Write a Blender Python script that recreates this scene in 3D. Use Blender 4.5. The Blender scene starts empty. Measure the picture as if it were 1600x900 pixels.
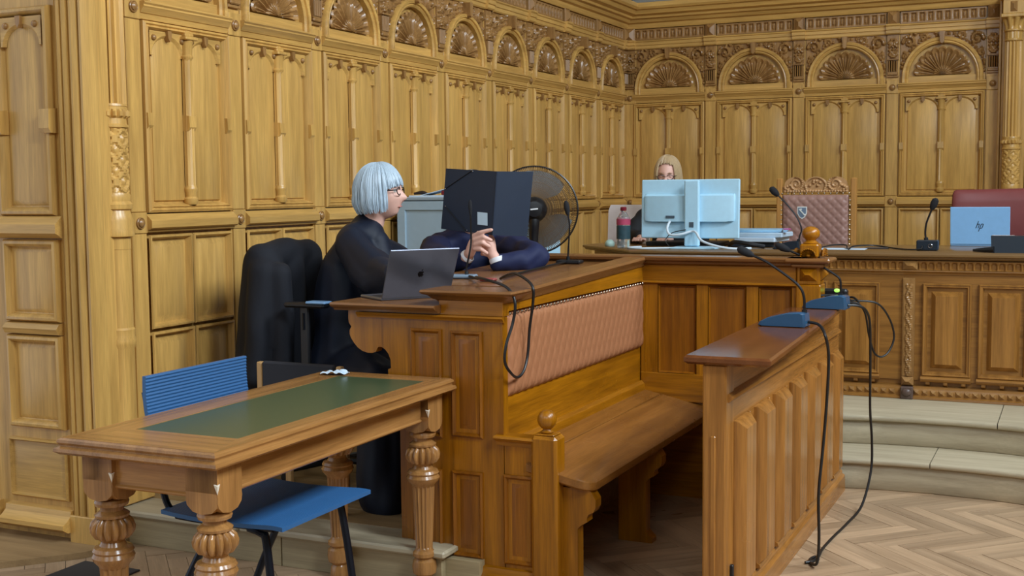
import bpy, bmesh, math, random
import numpy as np
from mathutils import Vector, Matrix, noise
random.seed(7)
SC = bpy.context.scene
COL = SC.collection
PI = math.pi
# ------------------------------------------------------------------ camera
CF, CYAW, CPIT, CROL = 1890.39, 0.437391, 0.0819003, -0.00966413
def cam_axes():
    cy, sy = math.cos(CYAW), math.sin(CYAW)
    fw = Vector((-sy, cy, 0)); r = Vector((cy, sy, 0)); u = Vector((0, 0, 1))
    cp, sp = math.cos(CPIT), math.sin(CPIT)
    f2 = fw*cp - u*sp; u2 = u*cp + fw*sp
    c, s = math.cos(CROL), math.sin(CROL)
    return r*c + u2*s, -r*s + u2*c, f2
r_, u_, f_ = cam_axes()
cd = bpy.data.cameras.new('camera'); cam = bpy.data.objects.new('camera', cd); COL.objects.link(cam)
cam.matrix_world = Matrix(((r_.x, u_.x, -f_.x, 0), (r_.y, u_.y, -f_.y, 0), (r_.z, u_.z, -f_.z, 1.6), (0, 0, 0, 1)))
cd.sensor_width = 36; cd.lens = CF/1600*36; cd.clip_start = .05; cd.clip_end = 60
SC.camera = cam
# ------------------------------------------------------------------ world, light, exposure
w = bpy.data.worlds.new('world'); SC.world = w; w.use_nodes = True
w.node_tree.nodes['Background'].inputs[0].default_value = (.75, .85, 1, 1)
w.node_tree.nodes['Background'].inputs[1].default_value = 1.0
SC.view_settings.view_transform = 'Standard'; SC.view_settings.look = 'None'
SC.view_settings.gamma = 1; SC.view_settings.use_curve_mapping = False
SC.view_settings.exposure = 0.16
def area(name, loc, target, sx, sy, power, color):
    l = bpy.data.lights.new(name, 'AREA'); l.shape = 'RECTANGLE'; l.size = sx; l.size_y = sy
    l.energy = power; l.color = color
    o = bpy.data.objects.new(name, l); COL.objects.link(o); o.location = loc
    o.rotation_euler = (Vector(target)-Vector(loc)).to_track_quat('-Z', 'Y').to_euler(); return o
COOL = (.80, .91, 1.0)
for i, (y, pw_) in enumerate(((1.0, 430), (4.1, 480), (7.2, 230))):                 # daylight through the tall windows of the right wall
    area('window_light', (3.3, y, 5.3), (1.3, y, 4.1), 1.2, 2.8, pw_, COOL)
for i, x in enumerate((-2.6, 1.2)):                     # and of the wall behind the camera
    area('window_light', (x, -3.85, 5.2), (x, -2.8, 4.6), 1.8, 2.8, 95, COOL)
for x, y in ((-1.2, 1.5), (-1.2, 7.2)):                  # weak warm fill added under the ceiling, unseen, no lamp fittings there
    area('ceiling_fill_light', (x, y, 7.1), (x, y, 0), 1.4, 1.4, 14, (1, .93, .82))
# ------------------------------------------------------------------ materials
def lin(c):
    return tuple(((v/255)/12.92 if v/255 <= .04045 else ((v/255+.055)/1.055)**2.4) for v in c) + (1,)
MATS = {}
def new_mat(key):
    m = bpy.data.materials.new(key); m.use_nodes = True
    nt = m.node_tree; return m, nt, nt.nodes['Principled BSDF']
def plain(key, c, rough=.5, metal=0, var=.06, scale=30, bump=0, spec=.5, coat=0):
    if key in MATS: return MATS[key]
    m, nt, b = new_mat(key); N = nt.nodes; L = nt.links
    tc = N.new('ShaderNodeTexCoord'); nz = N.new('ShaderNodeTexNoise'); nz.inputs['Scale'].default_value = scale; nz.inputs['Detail'].default_value = 4
    L.new(tc.outputs['Object'], nz.inputs['Vector'])
    mx = N.new('ShaderNodeMix'); mx.data_type = 'RGBA'
    a = lin(c); mx.inputs['A'].default_value = tuple(v*(1-var) for v in a[:3])+(1,); mx.inputs['B'].default_value = tuple(min(1, v*(1+var)) for v in a[:3])+(1,)
    L.new(nz.outputs['Fac'], mx.inputs['Factor']); L.new(mx.outputs['Result'], b.inputs['Base Color'])
    b.inputs['Roughness'].default_value = rough; b.inputs['Metallic'].default_value = metal
    b.inputs['Specular IOR Level'].default_value = spec; b.inputs['Coat Weight'].default_value = coat
    if bump:
        bp = N.new('ShaderNodeBump'); bp.inputs['Strength'].default_value = bump; bp.inputs['Distance'].default_value = .002
        L.new(nz.outputs['Fac'], bp.inputs['Height']); L.new(bp.outputs['Normal'], b.inputs['Normal'])
    MATS[key] = m; return m
def wood(key, c, axis='z', rough=.36, contrast=.26, vary=.12, gscale=1.0, wear=0):
    k = key+'_'+axis
    if k in MATS: return MATS[k]
    m, nt, b = new_mat(k); N = nt.nodes; L = nt.links
    tc = N.new('ShaderNodeTexCoord'); oi = N.new('ShaderNodeObjectInfo')
    off = N.new('ShaderNodeVectorMath'); off.operation = 'SCALE'; off.inputs[0].default_value = (13.1, 7.7, 9.3)
    L.new(oi.outputs['Random'], off.inputs['Scale'])
    add = N.new('ShaderNodeVectorMath'); add.operation = 'ADD'
    L.new(tc.outputs['Object'], add.inputs[0]); L.new(off.outputs[0], add.inputs[1])
    mp = N.new('ShaderNodeMapping'); s = [26*gscale]*3; s['xyz'.index(axis)] = 1.6*gscale; mp.inputs['Scale'].default_value = s
    L.new(add.outputs[0], mp.inputs['Vector'])
    n1 = N.new('ShaderNodeTexNoise'); n1.inputs['Scale'].default_value = 1.0; n1.inputs['Detail'].default_value = 5; n1.inputs['Distortion'].default_value = .4
    L.new(mp.outputs[0], n1.inputs['Vector'])
    mp2 = N.new('ShaderNodeMapping'); s = [210]*3; s['xyz'.index(axis)] = 9; mp2.inputs['Scale'].default_value = s
    L.new(add.outputs[0], mp2.inputs['Vector'])
    n2 = N.new('ShaderNodeTexNoise'); n2.inputs['Scale'].default_value = 1.0; n2.inputs['Detail'].default_value = 3
    L.new(mp2.outputs[0], n2.inputs['Vector'])
    n3 = N.new('ShaderNodeTexNoise'); n3.inputs['Scale'].default_value = 2.2; n3.inputs['Detail'].default_value = 3
    L.new(add.outputs[0], n3.inputs['Vector'])
    cr = N.new('ShaderNodeValToRGB'); a = lin(c)[:3]
    cr.color_ramp.elements[0].position = .3; cr.color_ramp.elements[1].position = .72
    cr.color_ramp.elements[0].color = (a[0]*(1-contrast), a[1]*(1-contrast*1.15), a[2]*(1-contrast*1.3), 1)
    cr.color_ramp.elements[1].color = (min(1, a[0]*(1+contrast*.55)), a[1]*(1+contrast*.55), a[2]*(1+contrast*.5), 1)
    L.new(n1.outputs['Fac'], cr.inputs['Fac'])
    mul = N.new('ShaderNodeMath'); mul.operation = 'MULTIPLY_ADD'; mul.inputs[1].default_value = contrast*2.2; mul.inputs[2].default_value = 1-contrast*1.1
    L.new(n2.outputs['Fac'], mul.inputs[0])
    mr = N.new('ShaderNodeMath'); mr.operation = 'MULTIPLY_ADD'; mr.inputs[1].default_value = vary*2; mr.inputs[2].default_value = 1-vary
    L.new(oi.outputs['Random'], mr.inputs[0])
    m3 = N.new('ShaderNodeMath'); m3.operation = 'MULTIPLY_ADD'; m3.inputs[1].default_value = .24; m3.inputs[2].default_value = .88
    L.new(n3.outputs['Fac'], m3.inputs[0])
    mm = N.new('ShaderNodeMath'); mm.operation = 'MULTIPLY'; L.new(mul.outputs[0], mm.inputs[0]); L.new(mr.outputs[0], mm.inputs[1])
    mm2 = N.new('ShaderNodeMath'); mm2.operation = 'MULTIPLY'; L.new(mm.outputs[0], mm2.inputs[0]); L.new(m3.outputs[0], mm2.inputs[1])
    vm = N.new('ShaderNodeVectorMath'); vm.operation = 'SCALE'; L.new(cr.outputs['Color'], vm.inputs[0]); L.new(mm2.outputs[0], vm.inputs['Scale'])
    L.new(vm.outputs[0], b.inputs['Base Color'])
    rr = N.new('ShaderNodeMath'); rr.operation = 'MULTIPLY_ADD'; rr.inputs[1].default_value = .16; rr.inputs[2].default_value = rough-.08
    L.new(n3.outputs['Fac'], rr.inputs[0]); L.new(rr.outputs[0], b.inputs['Roughness'])
    bp = N.new('ShaderNodeBump'); bp.inputs['Strength'].default_value = .12; bp.inputs['Distance'].default_value = .001
    L.new(n2.outputs['Fac'], bp.inputs['Height']); L.new(bp.outputs['Normal'], b.inputs['Normal'])
    MATS[k] = m; return m
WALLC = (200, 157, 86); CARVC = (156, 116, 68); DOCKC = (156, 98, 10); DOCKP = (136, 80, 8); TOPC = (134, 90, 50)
def W(ax='z'): return wood('wall_oak', WALLC, ax, .32, .23, .07)
def C(ax='z'): return wood('carved_oak', CARVC, ax, .27, .3, .05)
def D(ax='z'): return wood('dock_oak', DOCKC, ax, .3, .36, .08)
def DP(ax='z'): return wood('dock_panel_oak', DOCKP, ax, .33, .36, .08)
def T(ax='x'): return wood('desk_top_oak', TOPC, ax, .26, .25, .05)
def B(ax='z'): return wood('barrier_oak', (158, 106, 48), ax, .24, .32, .08)
def J(ax='z'): return wood('bench_oak', (152, 106, 50), ax, .3, .34, .08)
def TB(ax='y'): return wood('table_oak', (160, 114, 64), ax, .22, .3, .05)
BLACKP = plain('black_plastic', (22, 23, 27), .42)
CABLE = plain('black_cable', (20, 19, 20), .45)
CHROME = plain('polished_steel', (190, 195, 205), .18, 1)
BLUEGREY = plain('blue_grey_plastic', (48, 84, 116), .2)
WHITE = plain('white_plastic', (180, 220, 240), .4)
PAPER = plain('paper_white', (206, 224, 240), .7)
# ------------------------------------------------------------------ mesh helpers
class MB:
    def __init__(s): s.v = []; s.f = []
    def add(s, vs, fs):
        o = len(s.v); s.v += [tuple(map(float, p)) for p in vs]; s.f += [tuple(i+o for i in f) for f in fs]; return s
    def join(s, m, M=None):
        return s.add([tuple(M @ Vector(p)) for p in m.v] if M else m.v, m.f)
    def xf(s, M): s.v = [tuple(M @ Vector(p)) for p in s.v]; return s
    def box(s, x0, x1, y0, y1, z0, z1, c=0):
        if x0 > x1: x0, x1 = x1, x0
        if y0 > y1: y0, y1 = y1, y0
        if z0 > z1: z0, z1 = z1, z0
        if c <= 0:
            return s.add([(x0,y0,z0),(x1,y0,z0),(x1,y1,z0),(x0,y1,z0),(x0,y0,z1),(x1,y0,z1),(x1,y1,z1),(x0,y1,z1)],
                         [(0,3,2,1),(4,5,6,7),(0,1,5,4),(1,2,6,5),(2,3,7,6),(3,0,4,7)])
        c = min(c, (x1-x0)*.45, (y1-y0)*.45, (z1-z0)*.45)
        def ring(z, i): return [(x0+i,y0+i,z),(x1-i,y0+i,z),(x1-i,y1-i,z),(x0+i,y1-i,z)]
        def oct_(z): return [(x0+c,y0,z),(x1-c,y0,z),(x1,y0+c,z),(x1,y1-c,z),(x1-c,y1,z),(x0+c,y1,z),(x0,y1-c,z),(x0,y0+c,z)]
        vs = oct_(z0+c)+oct_(z1-c)+ring(z0, c)+ring(z1, c)
        fs = [(i, (i+1) % 8, 8+(i+1) % 8, 8+i) for i in range(8)]
        fs += [(19,18,17,16), (20,21,22,23)]
        for k in range(4):
            a, b_ = 2*k, 2*k+1; nx = (2*k+2) % 8
            fs += [(a, 16+k, 16+(k+1) % 4, b_), (b_, 16+(k+1) % 4, nx)]
            fs += [(8+b_, 20+(k+1) % 4, 20+k, 8+a), (8+nx, 20+(k+1) % 4, 8+b_)]
        return s.add(vs, fs)
    def nest(s, x0, x1, z0, z1, prof, cap=True, y=0.0):
        vs = []; fs = []
        for i, yy in prof: vs += [(x0+i, y+yy, z0+i), (x1-i, y+yy, z0+i), (x1-i, y+yy, z1-i), (x0+i, y+yy, z1-i)]
        n = len(prof)
        for k in range(n-1):
            for j in range(4): fs.append((4*k+j, 4*k+(j+1) % 4, 4*k+4+(j+1) % 4, 4*k+4+j))
        if cap: fs.append(tuple(range(4*n-4, 4*n)))
        return s.add(vs, fs)
    def prism(s, poly, a0, a1, ax='x'):     # poly in the two other axes: x->(y,z) y->(x,z) z->(x,y)
        n = len(poly)
        def P(p, a): return (a, p[0], p[1]) if ax == 'x' else ((p[0], a, p[1]) if ax == 'y' else (p[0], p[1], a))
        vs = [P(p, a0) for p in poly]+[P(p, a1) for p in poly]
        return s.add(vs, [tuple(range(n)), tuple(range(2*n-1, n-1, -1))]+[(i, i+n, (i+1) % n+n, (i+1) % n) for i in range(n)])
    def lathe(s, prof, seg=24, c=(0, 0, 0), a0=0, a1=2*PI, sc=(1, 1)):
        full = abs(a1-a0-2*PI) < 1e-6; n = seg if full else seg+1; vs = []; fs = []
        for p in prof:
            r, z = p[0], p[1]; amp, k = (p[2], p[3]) if len(p) > 2 else (0, 1)
            for i in range(n):
                t = a0+(a1-a0)*i/seg
                rr = r-(amp*(1-abs(math.sin(k*t/2))) if amp >= 0 else -amp*abs(math.sin(k*t/2)))
                vs.append((c[0]+rr*math.cos(t)*sc[0], c[1]+rr*math.sin(t)*sc[1], c[2]+z))
        m = len(prof)
        for j in range(m-1):
            for i in range(n if full else n-1): fs.append((j*n+i, j*n+(i+1) % n, (j+1)*n+(i+1) % n, (j+1)*n+i))
        fs += [tuple(range(n-1, -1, -1)), tuple(range((m-1)*n, m*n))]
        return s.add(vs, fs)
    def sphere(s, c, r, seg=12, rings=8, sc=(1, 1, 1)):
        p = [(max(1e-5, r*math.sin(PI*i/rings)), -r*math.cos(PI*i/rings)) for i in range(rings+1)]
        m = MB().lathe(p, seg); m.v = [(c[0]+x*sc[0], c[1]+y*sc[1], c[2]+z*sc[2]) for x, y, z in m.v]
        return s.join(m)
    def loft(s, rings, cap=True, closed=True):
        n = len(rings[0]); vs = [p for r in rings for p in r]; fs = []
        for j in range(len(rings)-1):
            for i in range(n if closed else n-1): fs.append((j*n+i, j*n+(i+1) % n, (j+1)*n+(i+1) % n, (j+1)*n+i))
        if cap and closed: fs += [tuple(range(n-1, -1, -1)), tuple(range(len(vs)-n, len(vs)))]
        return s.add(vs, fs)
    def tube(s, pts, r, seg=8, smooth=True, flat=1.0):
        P = catmull(pts) if smooth and len(pts) > 2 else [Vector(p) for p in pts]
        R = r if isinstance(r, (list, tuple)) else None
        rings = []; up = None
        for i, p in enumerate(P):
            t = (P[min(i+1, len(P)-1)]-P[max(i-1, 0)])
            if t.length < 1e-9: t = Vector((0, 0, 1))
            t.normalize()
            if up is None: up = t.orthogonal().normalized()
            up = (up-t*up.dot(t)); up = up.normalized() if up.length > 1e-6 else t.orthogonal().normalized()
            sd = t.cross(up)
            if R: f = i/(len(P)-1)*(len(R)-1); k = min(int(f), len(R)-2); rr = R[k]+(R[k+1]-R[k])*(f-k)
            else: rr = r
            rings.append([tuple(p+(up*math.cos(2*PI*k/seg)+sd*math.sin(2*PI*k/seg)*flat)*rr) for k in range(seg)])
        return s.loft(rings)
    def hfield(s, x0, x1, z0, z1, nx, nz, fn, mask=None, skirt=None):
        X = np.linspace(x0, x1, nx+1); Z = np.linspace(z0, z1, nz+1); XX, ZZ = np.meshgrid(X, Z)
        Y = -fn(XX, ZZ)
        vs = [(XX[j, i], Y[j, i], ZZ[j, i]) for j in range(nz+1) for i in range(nx+1)]
        fs = []
        for j in range(nz):
            for i in range(nx):
                if mask is None or mask((X[i]+X[i+1])/2, (Z[j]+Z[j+1])/2):
                    a = j*(nx+1)+i; fs.append((a, a+1, a+nx+2, a+nx+1))
        return s.add(vs, fs)
def catmull(pts, k=6):
    P = [Vector(p) for p in pts]; P = [P[0]*2-P[1]]+P+[P[-1]*2-P[-2]]; out = []
    for i in range(1, len(P)-2):
        for j in range(k):
            t = j/k; a, b, c, d = P[i-1:i+3]
            out.append(.5*((2*b)+(c-a)*t+(2*a-5*b+4*c-d)*t*t+(3*b-a-3*c+d)*t**3))
    out.append(P[-2]); return out
def to_mesh(name, mb, mat, smooth=True, org=(0, 0, 0), ang=35):
    me = bpy.data.meshes.new(name)
    vs = [(p[0]-org[0], p[1]-org[1], p[2]-org[2]) for p in mb.v]
    me.from_pydata(vs, [], mb.f); me.validate(verbose=False)
    bm = bmesh.new(); bm.from_mesh(me); loose = [v for v in bm.verts if not v.link_faces]
    if loose: bmesh.ops.delete(bm, geom=loose, context='VERTS')
    bmesh.ops.recalc_face_normals(bm, faces=bm.faces); bm.to_mesh(me); bm.free()
    if smooth:
        me.polygons.foreach_set('use_smooth', [True]*len(me.polygons)); me.set_sharp_from_angle(angle=math.radians(ang))
    me.materials.append(mat); return me
ORG = {}
def link(name, me, parent=None, loc=(0, 0, 0), rz=0):
    o = bpy.data.objects.new(name, me); COL.objects.link(o); o.location = loc; o.rotation_euler = (0, 0, rz)
    if parent: o.parent = parent
    return o
def tag(o, label, cat, group=None, kind=None):
    o['label'] = label; o['category'] = cat
    if group: o['group'] = group
    if kind: o['kind'] = kind
    return o
def thing(name, label, cat, org, group=None):           # Empty at the base of a thing, world-built parts hang under it
    o = link(name, None, None, org); o.empty_display_size = .1; ORG[o] = org; tag(o, label, cat, group); return o
def part(name, mb, mat, parent, ang=35, label=None, kind=None):   # mesh built in world coordinates under a thing or part
    o = link(name, to_mesh(name, mb, mat, True, ORG[parent], ang), parent); ORG[o] = ORG[parent]
    if label: o['label'] = label
    if kind: o['kind'] = kind
    return o
def solo(name, mb, mat, label, cat, org, group=None, ang=35):     # a thing that is one mesh, built in world coordinates
    o = link(name, to_mesh(name, mb, mat, True, org, ang), None, org); ORG[o] = org; return tag(o, label, cat, group)
def struct(name, mb, mat, org=(0, 0, 0)):
    o = link(name, to_mesh(name, mb, mat, True, org), None, org); ORG[o] = org; o['kind'] = 'structure'; return o
CACHE = {}
def P(parent, name, key, fn, mat, loc=(0, 0, 0), ang=35, kind=None):    # shared-mesh part in the parent's local frame
    if key not in CACHE:
        mb = MB(); fn(mb); CACHE[key] = to_mesh(name, mb, mat, True, (0, 0, 0), ang)
    o = link(name, CACHE[key], parent, loc)
    if kind: o['kind'] = kind
    return o
def carve(pts, k=1.0, base=0.0):
    A = np.array(pts)
    def f(X, Z):
        H = np.full(X.shape, base)
        for x, z, r in A:
            d2 = r*r-(X-x)**2-(Z-z)**2; H = np.maximum(H, base+np.sqrt(np.maximum(d2, 0))*k)
        return H
    return f
def spiral(cx, cz, r0, turns, a0, w0, w1, n=26, sgn=1):
    return [(cx+r0*(1-.82*i/n)*math.cos(a0+sgn*turns*2*PI*i/n), cz+r0*(1-.82*i/n)*math.sin(a0+sgn*turns*2*PI*i/n), w0+(w1-w0)*i/n) for i in range(n+1)]
# ================================================================== SETTING
PLASTER = plain('wall_plaster', (150, 142, 126), .85, 0, .05, 6)
CEILM = plain('ceiling_boards', (104, 84, 62), .9, 0, .04, 4)
STONE = plain('grey_stone', (128, 126, 120), .8, 0, .18, 14, .3)
struct('ceiling', MB().box(-6.2, 3.8, -4.2, 11.7, 7.4, 7.5), CEILM)
def walled(name, u0, u1, openings, axis, pos, th):       # plaster wall with window openings
    m = MB(); us = sorted(openings); z0, z1 = 3.7, 6.9; cur = u0
    def bx(a, b, c, d):
        if axis == 'x': m.box(a, b, pos, pos+th, c, d)
        else: m.box(pos, pos+th, a, b, c, d)
    for a, b in us: bx(cur, a, 0, 7.4); bx(a, b, 0, z0); bx(a, b, z1, 7.4); cur = b
    bx(cur, u1, 0, 7.4); return struct(name, m, PLASTER)
walled('wall_right', -4.2, 11.7, [(.2, 1.8), (3.3, 4.9), (6.4, 8.0)], 'y', 3.45, .2)
walled('wall_behind', -6.2, 3.6, [(-3.5, -1.7), (.3, 2.1)], 'x', -4.2, .2)
GLASS = plain('window_glass', (200, 215, 230), .1)
for i, (ax, a, b) in enumerate((('y', .2, 1.8), ('y', 3.3, 4.9), ('y', 6.4, 8.0), ('x', -3.5, -1.7), ('x', .3, 2.1))):
    m = MB(); g = MB(); mid = (a+b)/2
    def bx(mm, p0, p1, q0, q1, z0, z1):
        if ax == 'y': mm.box(3.51+q0, 3.51+q1, p0, p1, z0, z1)
        else: mm.box(p0, p1, -4.12-q1, -4.12-q0, z0, z1)
    for p0, p1, z0, z1 in ((a, a+.06, 3.7, 6.9), (b-.06, b, 3.7, 6.9), (mid-.03, mid+.03, 3.7, 6.9), (a, b, 3.7, 3.76), (a, b, 6.84, 6.9), (a, b, 4.8, 4.85), (a, b, 5.8, 5.85)):
        bx(m, p0, p1, 0, .05, z0, z1)
    bx(g, a, b, .02, .03, 3.7, 6.9)
    o = struct('window_%d' % (i+1), m, PLASTER); part('pane', g, GLASS, o)
# ---- floor: herringbone parquet
FLM = wood('parquet_oak', (180, 152, 122), 'x', .3, .22, .17)
PODF = wood('podium_floor', (150, 124, 86), 'x', .5, .25, .1)
fl = struct('floor', MB().box(-6.2, 3.6, -4.2, 11.7, -.14, -.025), plain('floor_base', (60, 48, 36), .8))
PWD, PLN = .083, .498
def plank_mb(): return MB().box(-PLN/2+.0012, PLN/2-.0012, -PWD/2+.001, PWD/2-.001, -.02, 0)
pl_me = to_mesh('plank', plank_mb(), FLM, False)
cands = []
c45 = math.cos(PI/4)
for i in range(-150, 151):
    for j in range(-22, 23):
        ox, oy = i*PWD+j*PLN, i*PWD-j*PLN
        for k in (0, 1):
            cx, cy = (ox+PLN/2, oy+PWD/2) if k == 0 else (ox+PWD/2, oy+PWD+PLN/2)
            X = cx*c45+cy*c45-.75; Y = -cx*c45+cy*c45+5.45
            if -5.6 < X < 3.4 and -3.8 < Y < 6.75 and not (X < -2.5 and Y > 4.35) and not (X < -4.1 and Y > 4.0): cands.append((X, Y, -PI/4+k*PI/2))
def seen(c):
    X, Y, a = c
    if -1.25 < X < .75 and 4.5 < Y < 6.7: return 0
    if -4.9 < X < -2.2 and 3.1 < Y < 4.3: return 1
    if -2.1 < X < -1.1 and 4.0 < Y < 6.1: return 2
    return 3+math.hypot(X+.5, Y-4.5)
cands.sort(key=seen)
for X, Y, a in cands[:290]:
    o = link('plank', pl_me, fl, (X, Y, random.uniform(-.0006, .0006)), a)
st = MB(); pm = plank_mb()
for X, Y, a in cands[290:]: st.join(pm, Matrix.Translation((X, Y, 0)) @ Matrix.Rotation(a, 4, 'Z'))
o = link('parquet_field', to_mesh('parquet_field', st, FLM, False), fl); o['kind'] = 'stuff'
# ---- podium on the left, threshold of the pier, judges' platform with two steps
STEPM = wood('step_board', (176, 164, 138), 'x', .5, .16, .07)
STEPD = wood('riser_board', (162, 146, 112), 'x', .5, .2, .08)
pod = struct('trim_1', MB().box(-4.15, -2.12, 4.2, 11.5, -.02, .12), STEPD, (-4.15, 4.2, 0))
for x0, x1 in ((-4.0, -3.25), (-3.245, -2.24)): part('tread', MB().box(x0, x1, 4.13, 4.36, .135, .165, .008), STEPM, pod)
for x0, x1 in ((-4.0, -3.05), (-3.045, -2.27)): part('riser', MB().box(x0, x1, 4.165, 4.2, 0, .135, .002), STEPD, pod)
for i in range(9): part('floor_board', MB().box(-4.1, -2.14, 4.36+i*.2, 4.356+.2+i*.2, .12, .165, .002), PODF, pod)
part('floor_board', MB().box(-4.1, -2.14, 6.16, 11.45, .12, .165, .002), PODF, pod)
thr = struct('trim_2', MB().loft([[(x, y, z) for x, y in ((-6, 4.2), (-3.9, 4.2), (-3.86, 4.05), (-3.92, 3.9), (-4.35, 3.42), (-6, 3.3))] for z in (0.0, .028)]), wood('threshold_oak', (150, 122, 84), 'x', .5, .2, .05), (-5, 3.8, 0))
def sag(x): return .07*(1-((x+.66)/.55)**2) if -2.2 < x < .9 else .07*(1-(1.54/.55)**2) if x <= -2.2 else .07*(1-(1.56/.55)**2)
def sag2(x): return max(-.14, .07*(1-((x+.66)/.55)**2))
stp = struct('trim_3', MB().box(-3.15, 3.43, 7.2, 11.45, -.02, .31), STEPD, (-3.1, 7.2, 0))
def curvestep(name, x0, x1, yf, yb, z0, z1, mat, nose=.0):
    n = 8; fr = [(x0+(x1-x0)*i/n, yf+sag2(x0+(x1-x0)*i/n)) for i in range(n+1)]
    poly = fr+[(x1, yb), (x0, yb)]
    m = MB(); c = .006
    def rg(z, k): return [(x, y+(k if i <= n else 0), z) for i, (x, y) in enumerate(poly)]
    m.loft([rg(z0, c), rg(z0+c, 0), rg(z1-c, 0), rg(z1, c)]); return part(name, m, mat, stp, 50)
for a, b in ((-2.05, -.36), (-.355, 1.4), (1.405, 3.43)): curvestep('tread', a, b, 6.78, 7.5, .30, .33, STEPM)
for a, b in ((-2.05, -.66), (-.655, .9), (.905, 3.43)): curvestep('tread', a, b, 6.40, 6.9, .138, .166, STEPM)
for a, b in ((-2.05, .2), (.205, 3.43)): curvestep('riser', a, b, 6.81, 7.3, .166, .30, STEPM); curvestep('riser', a, b, 6.43, 6.8, 0, .138, STEPM)
part('platform_board', MB().box(-3.15, 3.43, 7.45, 11.45, .31, .33), PODF, stp)
# ================================================================== PANELLED WALLS
def raised(m, x0, x1, z0, z1, deep=.0, b=.03, h=.012):
    m.nest(x0, x1, z0, z1, [(0, -.026), (.004, -.034), (.012, -.036), (.018, -.022), (.026, -.002), (.03, -.002), (.03+b, -.002-h), (.034+b, -.004-h)])
def frame_strip(m, x0, x1, z0, z1):
    m.nest(x0, x1, z0, z1, [(0, 0), (0, -.036), (.006, -.04), (.012, -.046), (.018, -.036), (.022, -.036), (.028, -.044), (.036, -.03), (.044, -.006), (.046, 0)], cap=False)
def tall_panel(m, x0, x1, z0, z1):
    m.nest(x0, x1, z0, z1, [(0, 0), (.010, -.001), (.014, -.012), (.016, -.013)])
def panel_head(m, x0, x1, z0, z1):      # board with a rounded arch cut out of its lower edge
    n = 12; cx = (x0+x1)/2; hw = (x1-x0)/2; r = hw*.8; arc = [(cx-r*math.cos(PI*i/n), z0+r*.85*math.sin(PI*i/n)) for i in range(n+1)]
    poly = [(x0, z0), *arc, (x1, z0), (x1, z1), (x0, z1)]; vs = []; fs = []
    inner = [(cx-(r+.014)*math.cos(PI*i/n), z0+(r*.85+.014)*math.sin(PI*i/n)) for i in range(n+1)]
    # bevel band then face strips up to the top
    for i in range(n+1):
        vs += [(arc[i][0], -.013, arc[i][1]), (inner[i][0], -.026, inner[i][1]), (x0+(x1-x0)*i/n, -.026, z1)]
    for i in range(n): a = 3*i; fs += [(a, a+3, a+4, a+1), (a+1, a+4, a+5, a+2)]
    m.add(vs, fs)
    m.add([(x0, -.026, z0), (inner[0][0], -.026, z0), (x0, -.026, z1)], [(0, 1, 2)]); m.add([(x1, -.026, z0), (inner[-1][0], -.026, z0), (x1, -.026, z1)], [(0, 1, 2)])
    m.add([(x0, -.026, z0), (arc[0][0], -.026, z0), (arc[0][0], 0, z0), (x0, 0, z0), (x1, -.026, z0), (arc[-1][0], -.026, z0), (arc[-1][0], 0, z0), (x1, 0, z0)], [(0, 1, 2, 3), (4, 5, 6, 7)])
def colonnette(m, z0=1.535, z1=2.40):
    H = z1-z0; r = .030
    m.lathe([(.03, 0), (.036, .01), (.036, .03), (.028, .04), (.03, .06), (.034, .075), (.034, .082), (r, .09), (r-.001, .1, .006, 8), (r-.002, H-.15, .006, 8), (.026, H-.14), (.033, H-.13), (.033, H-.125), (.028, H-.12), (.033, H-.06, .004, 8), (.036, H-.05), (.03, H-.045)], 20, (0, -.026, z0))
    m.box(-.046, .046, -.066, 0, z0+H-.045, z0+H-.028, .004); m.box(-.032, .032, -.05, 0, z0+H-.028, z0+H-.01, .004); m.box(-.018, .018, -.04, 0, z0+H-.01, z0+H+.012, .004)
    m.box(-.022, .022, -.03, 0, z0-.03, z0, .004)
    zc = z0+.41; m.prism([(0, zc+.04), (-.052, zc+.034), (-.056, zc-.022), (-.044, zc-.04), (0, zc-.042)], -.026, .026, 'x')
def clasp(m):
    m.prism([(0, .04), (-.046, .036), (-.05, -.024), (-.04, -.04), (0, -.042)], -.017, .017, 'x')
def rosette(m): m.lathe([(.028, 0), (.028, .008), (.024, .011), (.02, .008), (.019, .014), (.012, .02), (.001, .022)], 16); m.xf(Matrix.Rotation(PI/2, 4, 'X'))
def boss(m): m.lathe([(.015, 0), (.0155, .004), (.0125, .011), (.007, .015), (.0005, .0165)], 10); m.xf(Matrix.Rotation(PI/2, 4, 'X'))
def keyst(m): m.prism([(-.015, .028), (.015, .028), (.012, -.006), (0, -.024), (-.012, -.006)], -.042, 0, 'y')
def shell(m, R):                         # carved scallop fan
    nr, na = 16, 77; vs = []; fs = []
    for j in range(nr+1):
        q = .02+.98*j/nr
        for i in range(na+1):
            t = PI*i/na; k = 11*t/PI; fr = k-math.floor(k); lobe = math.sin(PI*fr)
            rim = 1-.085*(1-lobe**.7) if j > nr*.6 else 1
            h = .004
            if q < .27: h = .026*(.55+.45*abs(math.sin(k*PI)))*math.sqrt(max(.0, 1-(q/.34)**2))+.008
            elif q < .8: h = .004+.022*(abs(fr-.5)*2)**2.2+(.014 if abs(fr-.5) < .13 else 0)*min(1, (q-.27)*5)
            else: h = .008+.02*max(0, math.sin(PI*(q-.78)/.22))*(.25+.75*abs(2*fr-1)**.6)+.01*(q > .9)
            rr = R*q*rim; vs.append((rr*math.cos(t), -h, rr*math.sin(t)))
    for j in range(nr):
        for i in range(na): a = j*(na+1)+i; fs.append((a, a+1, a+na+2, a+na+1))
    m.add(vs, fs)
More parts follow.
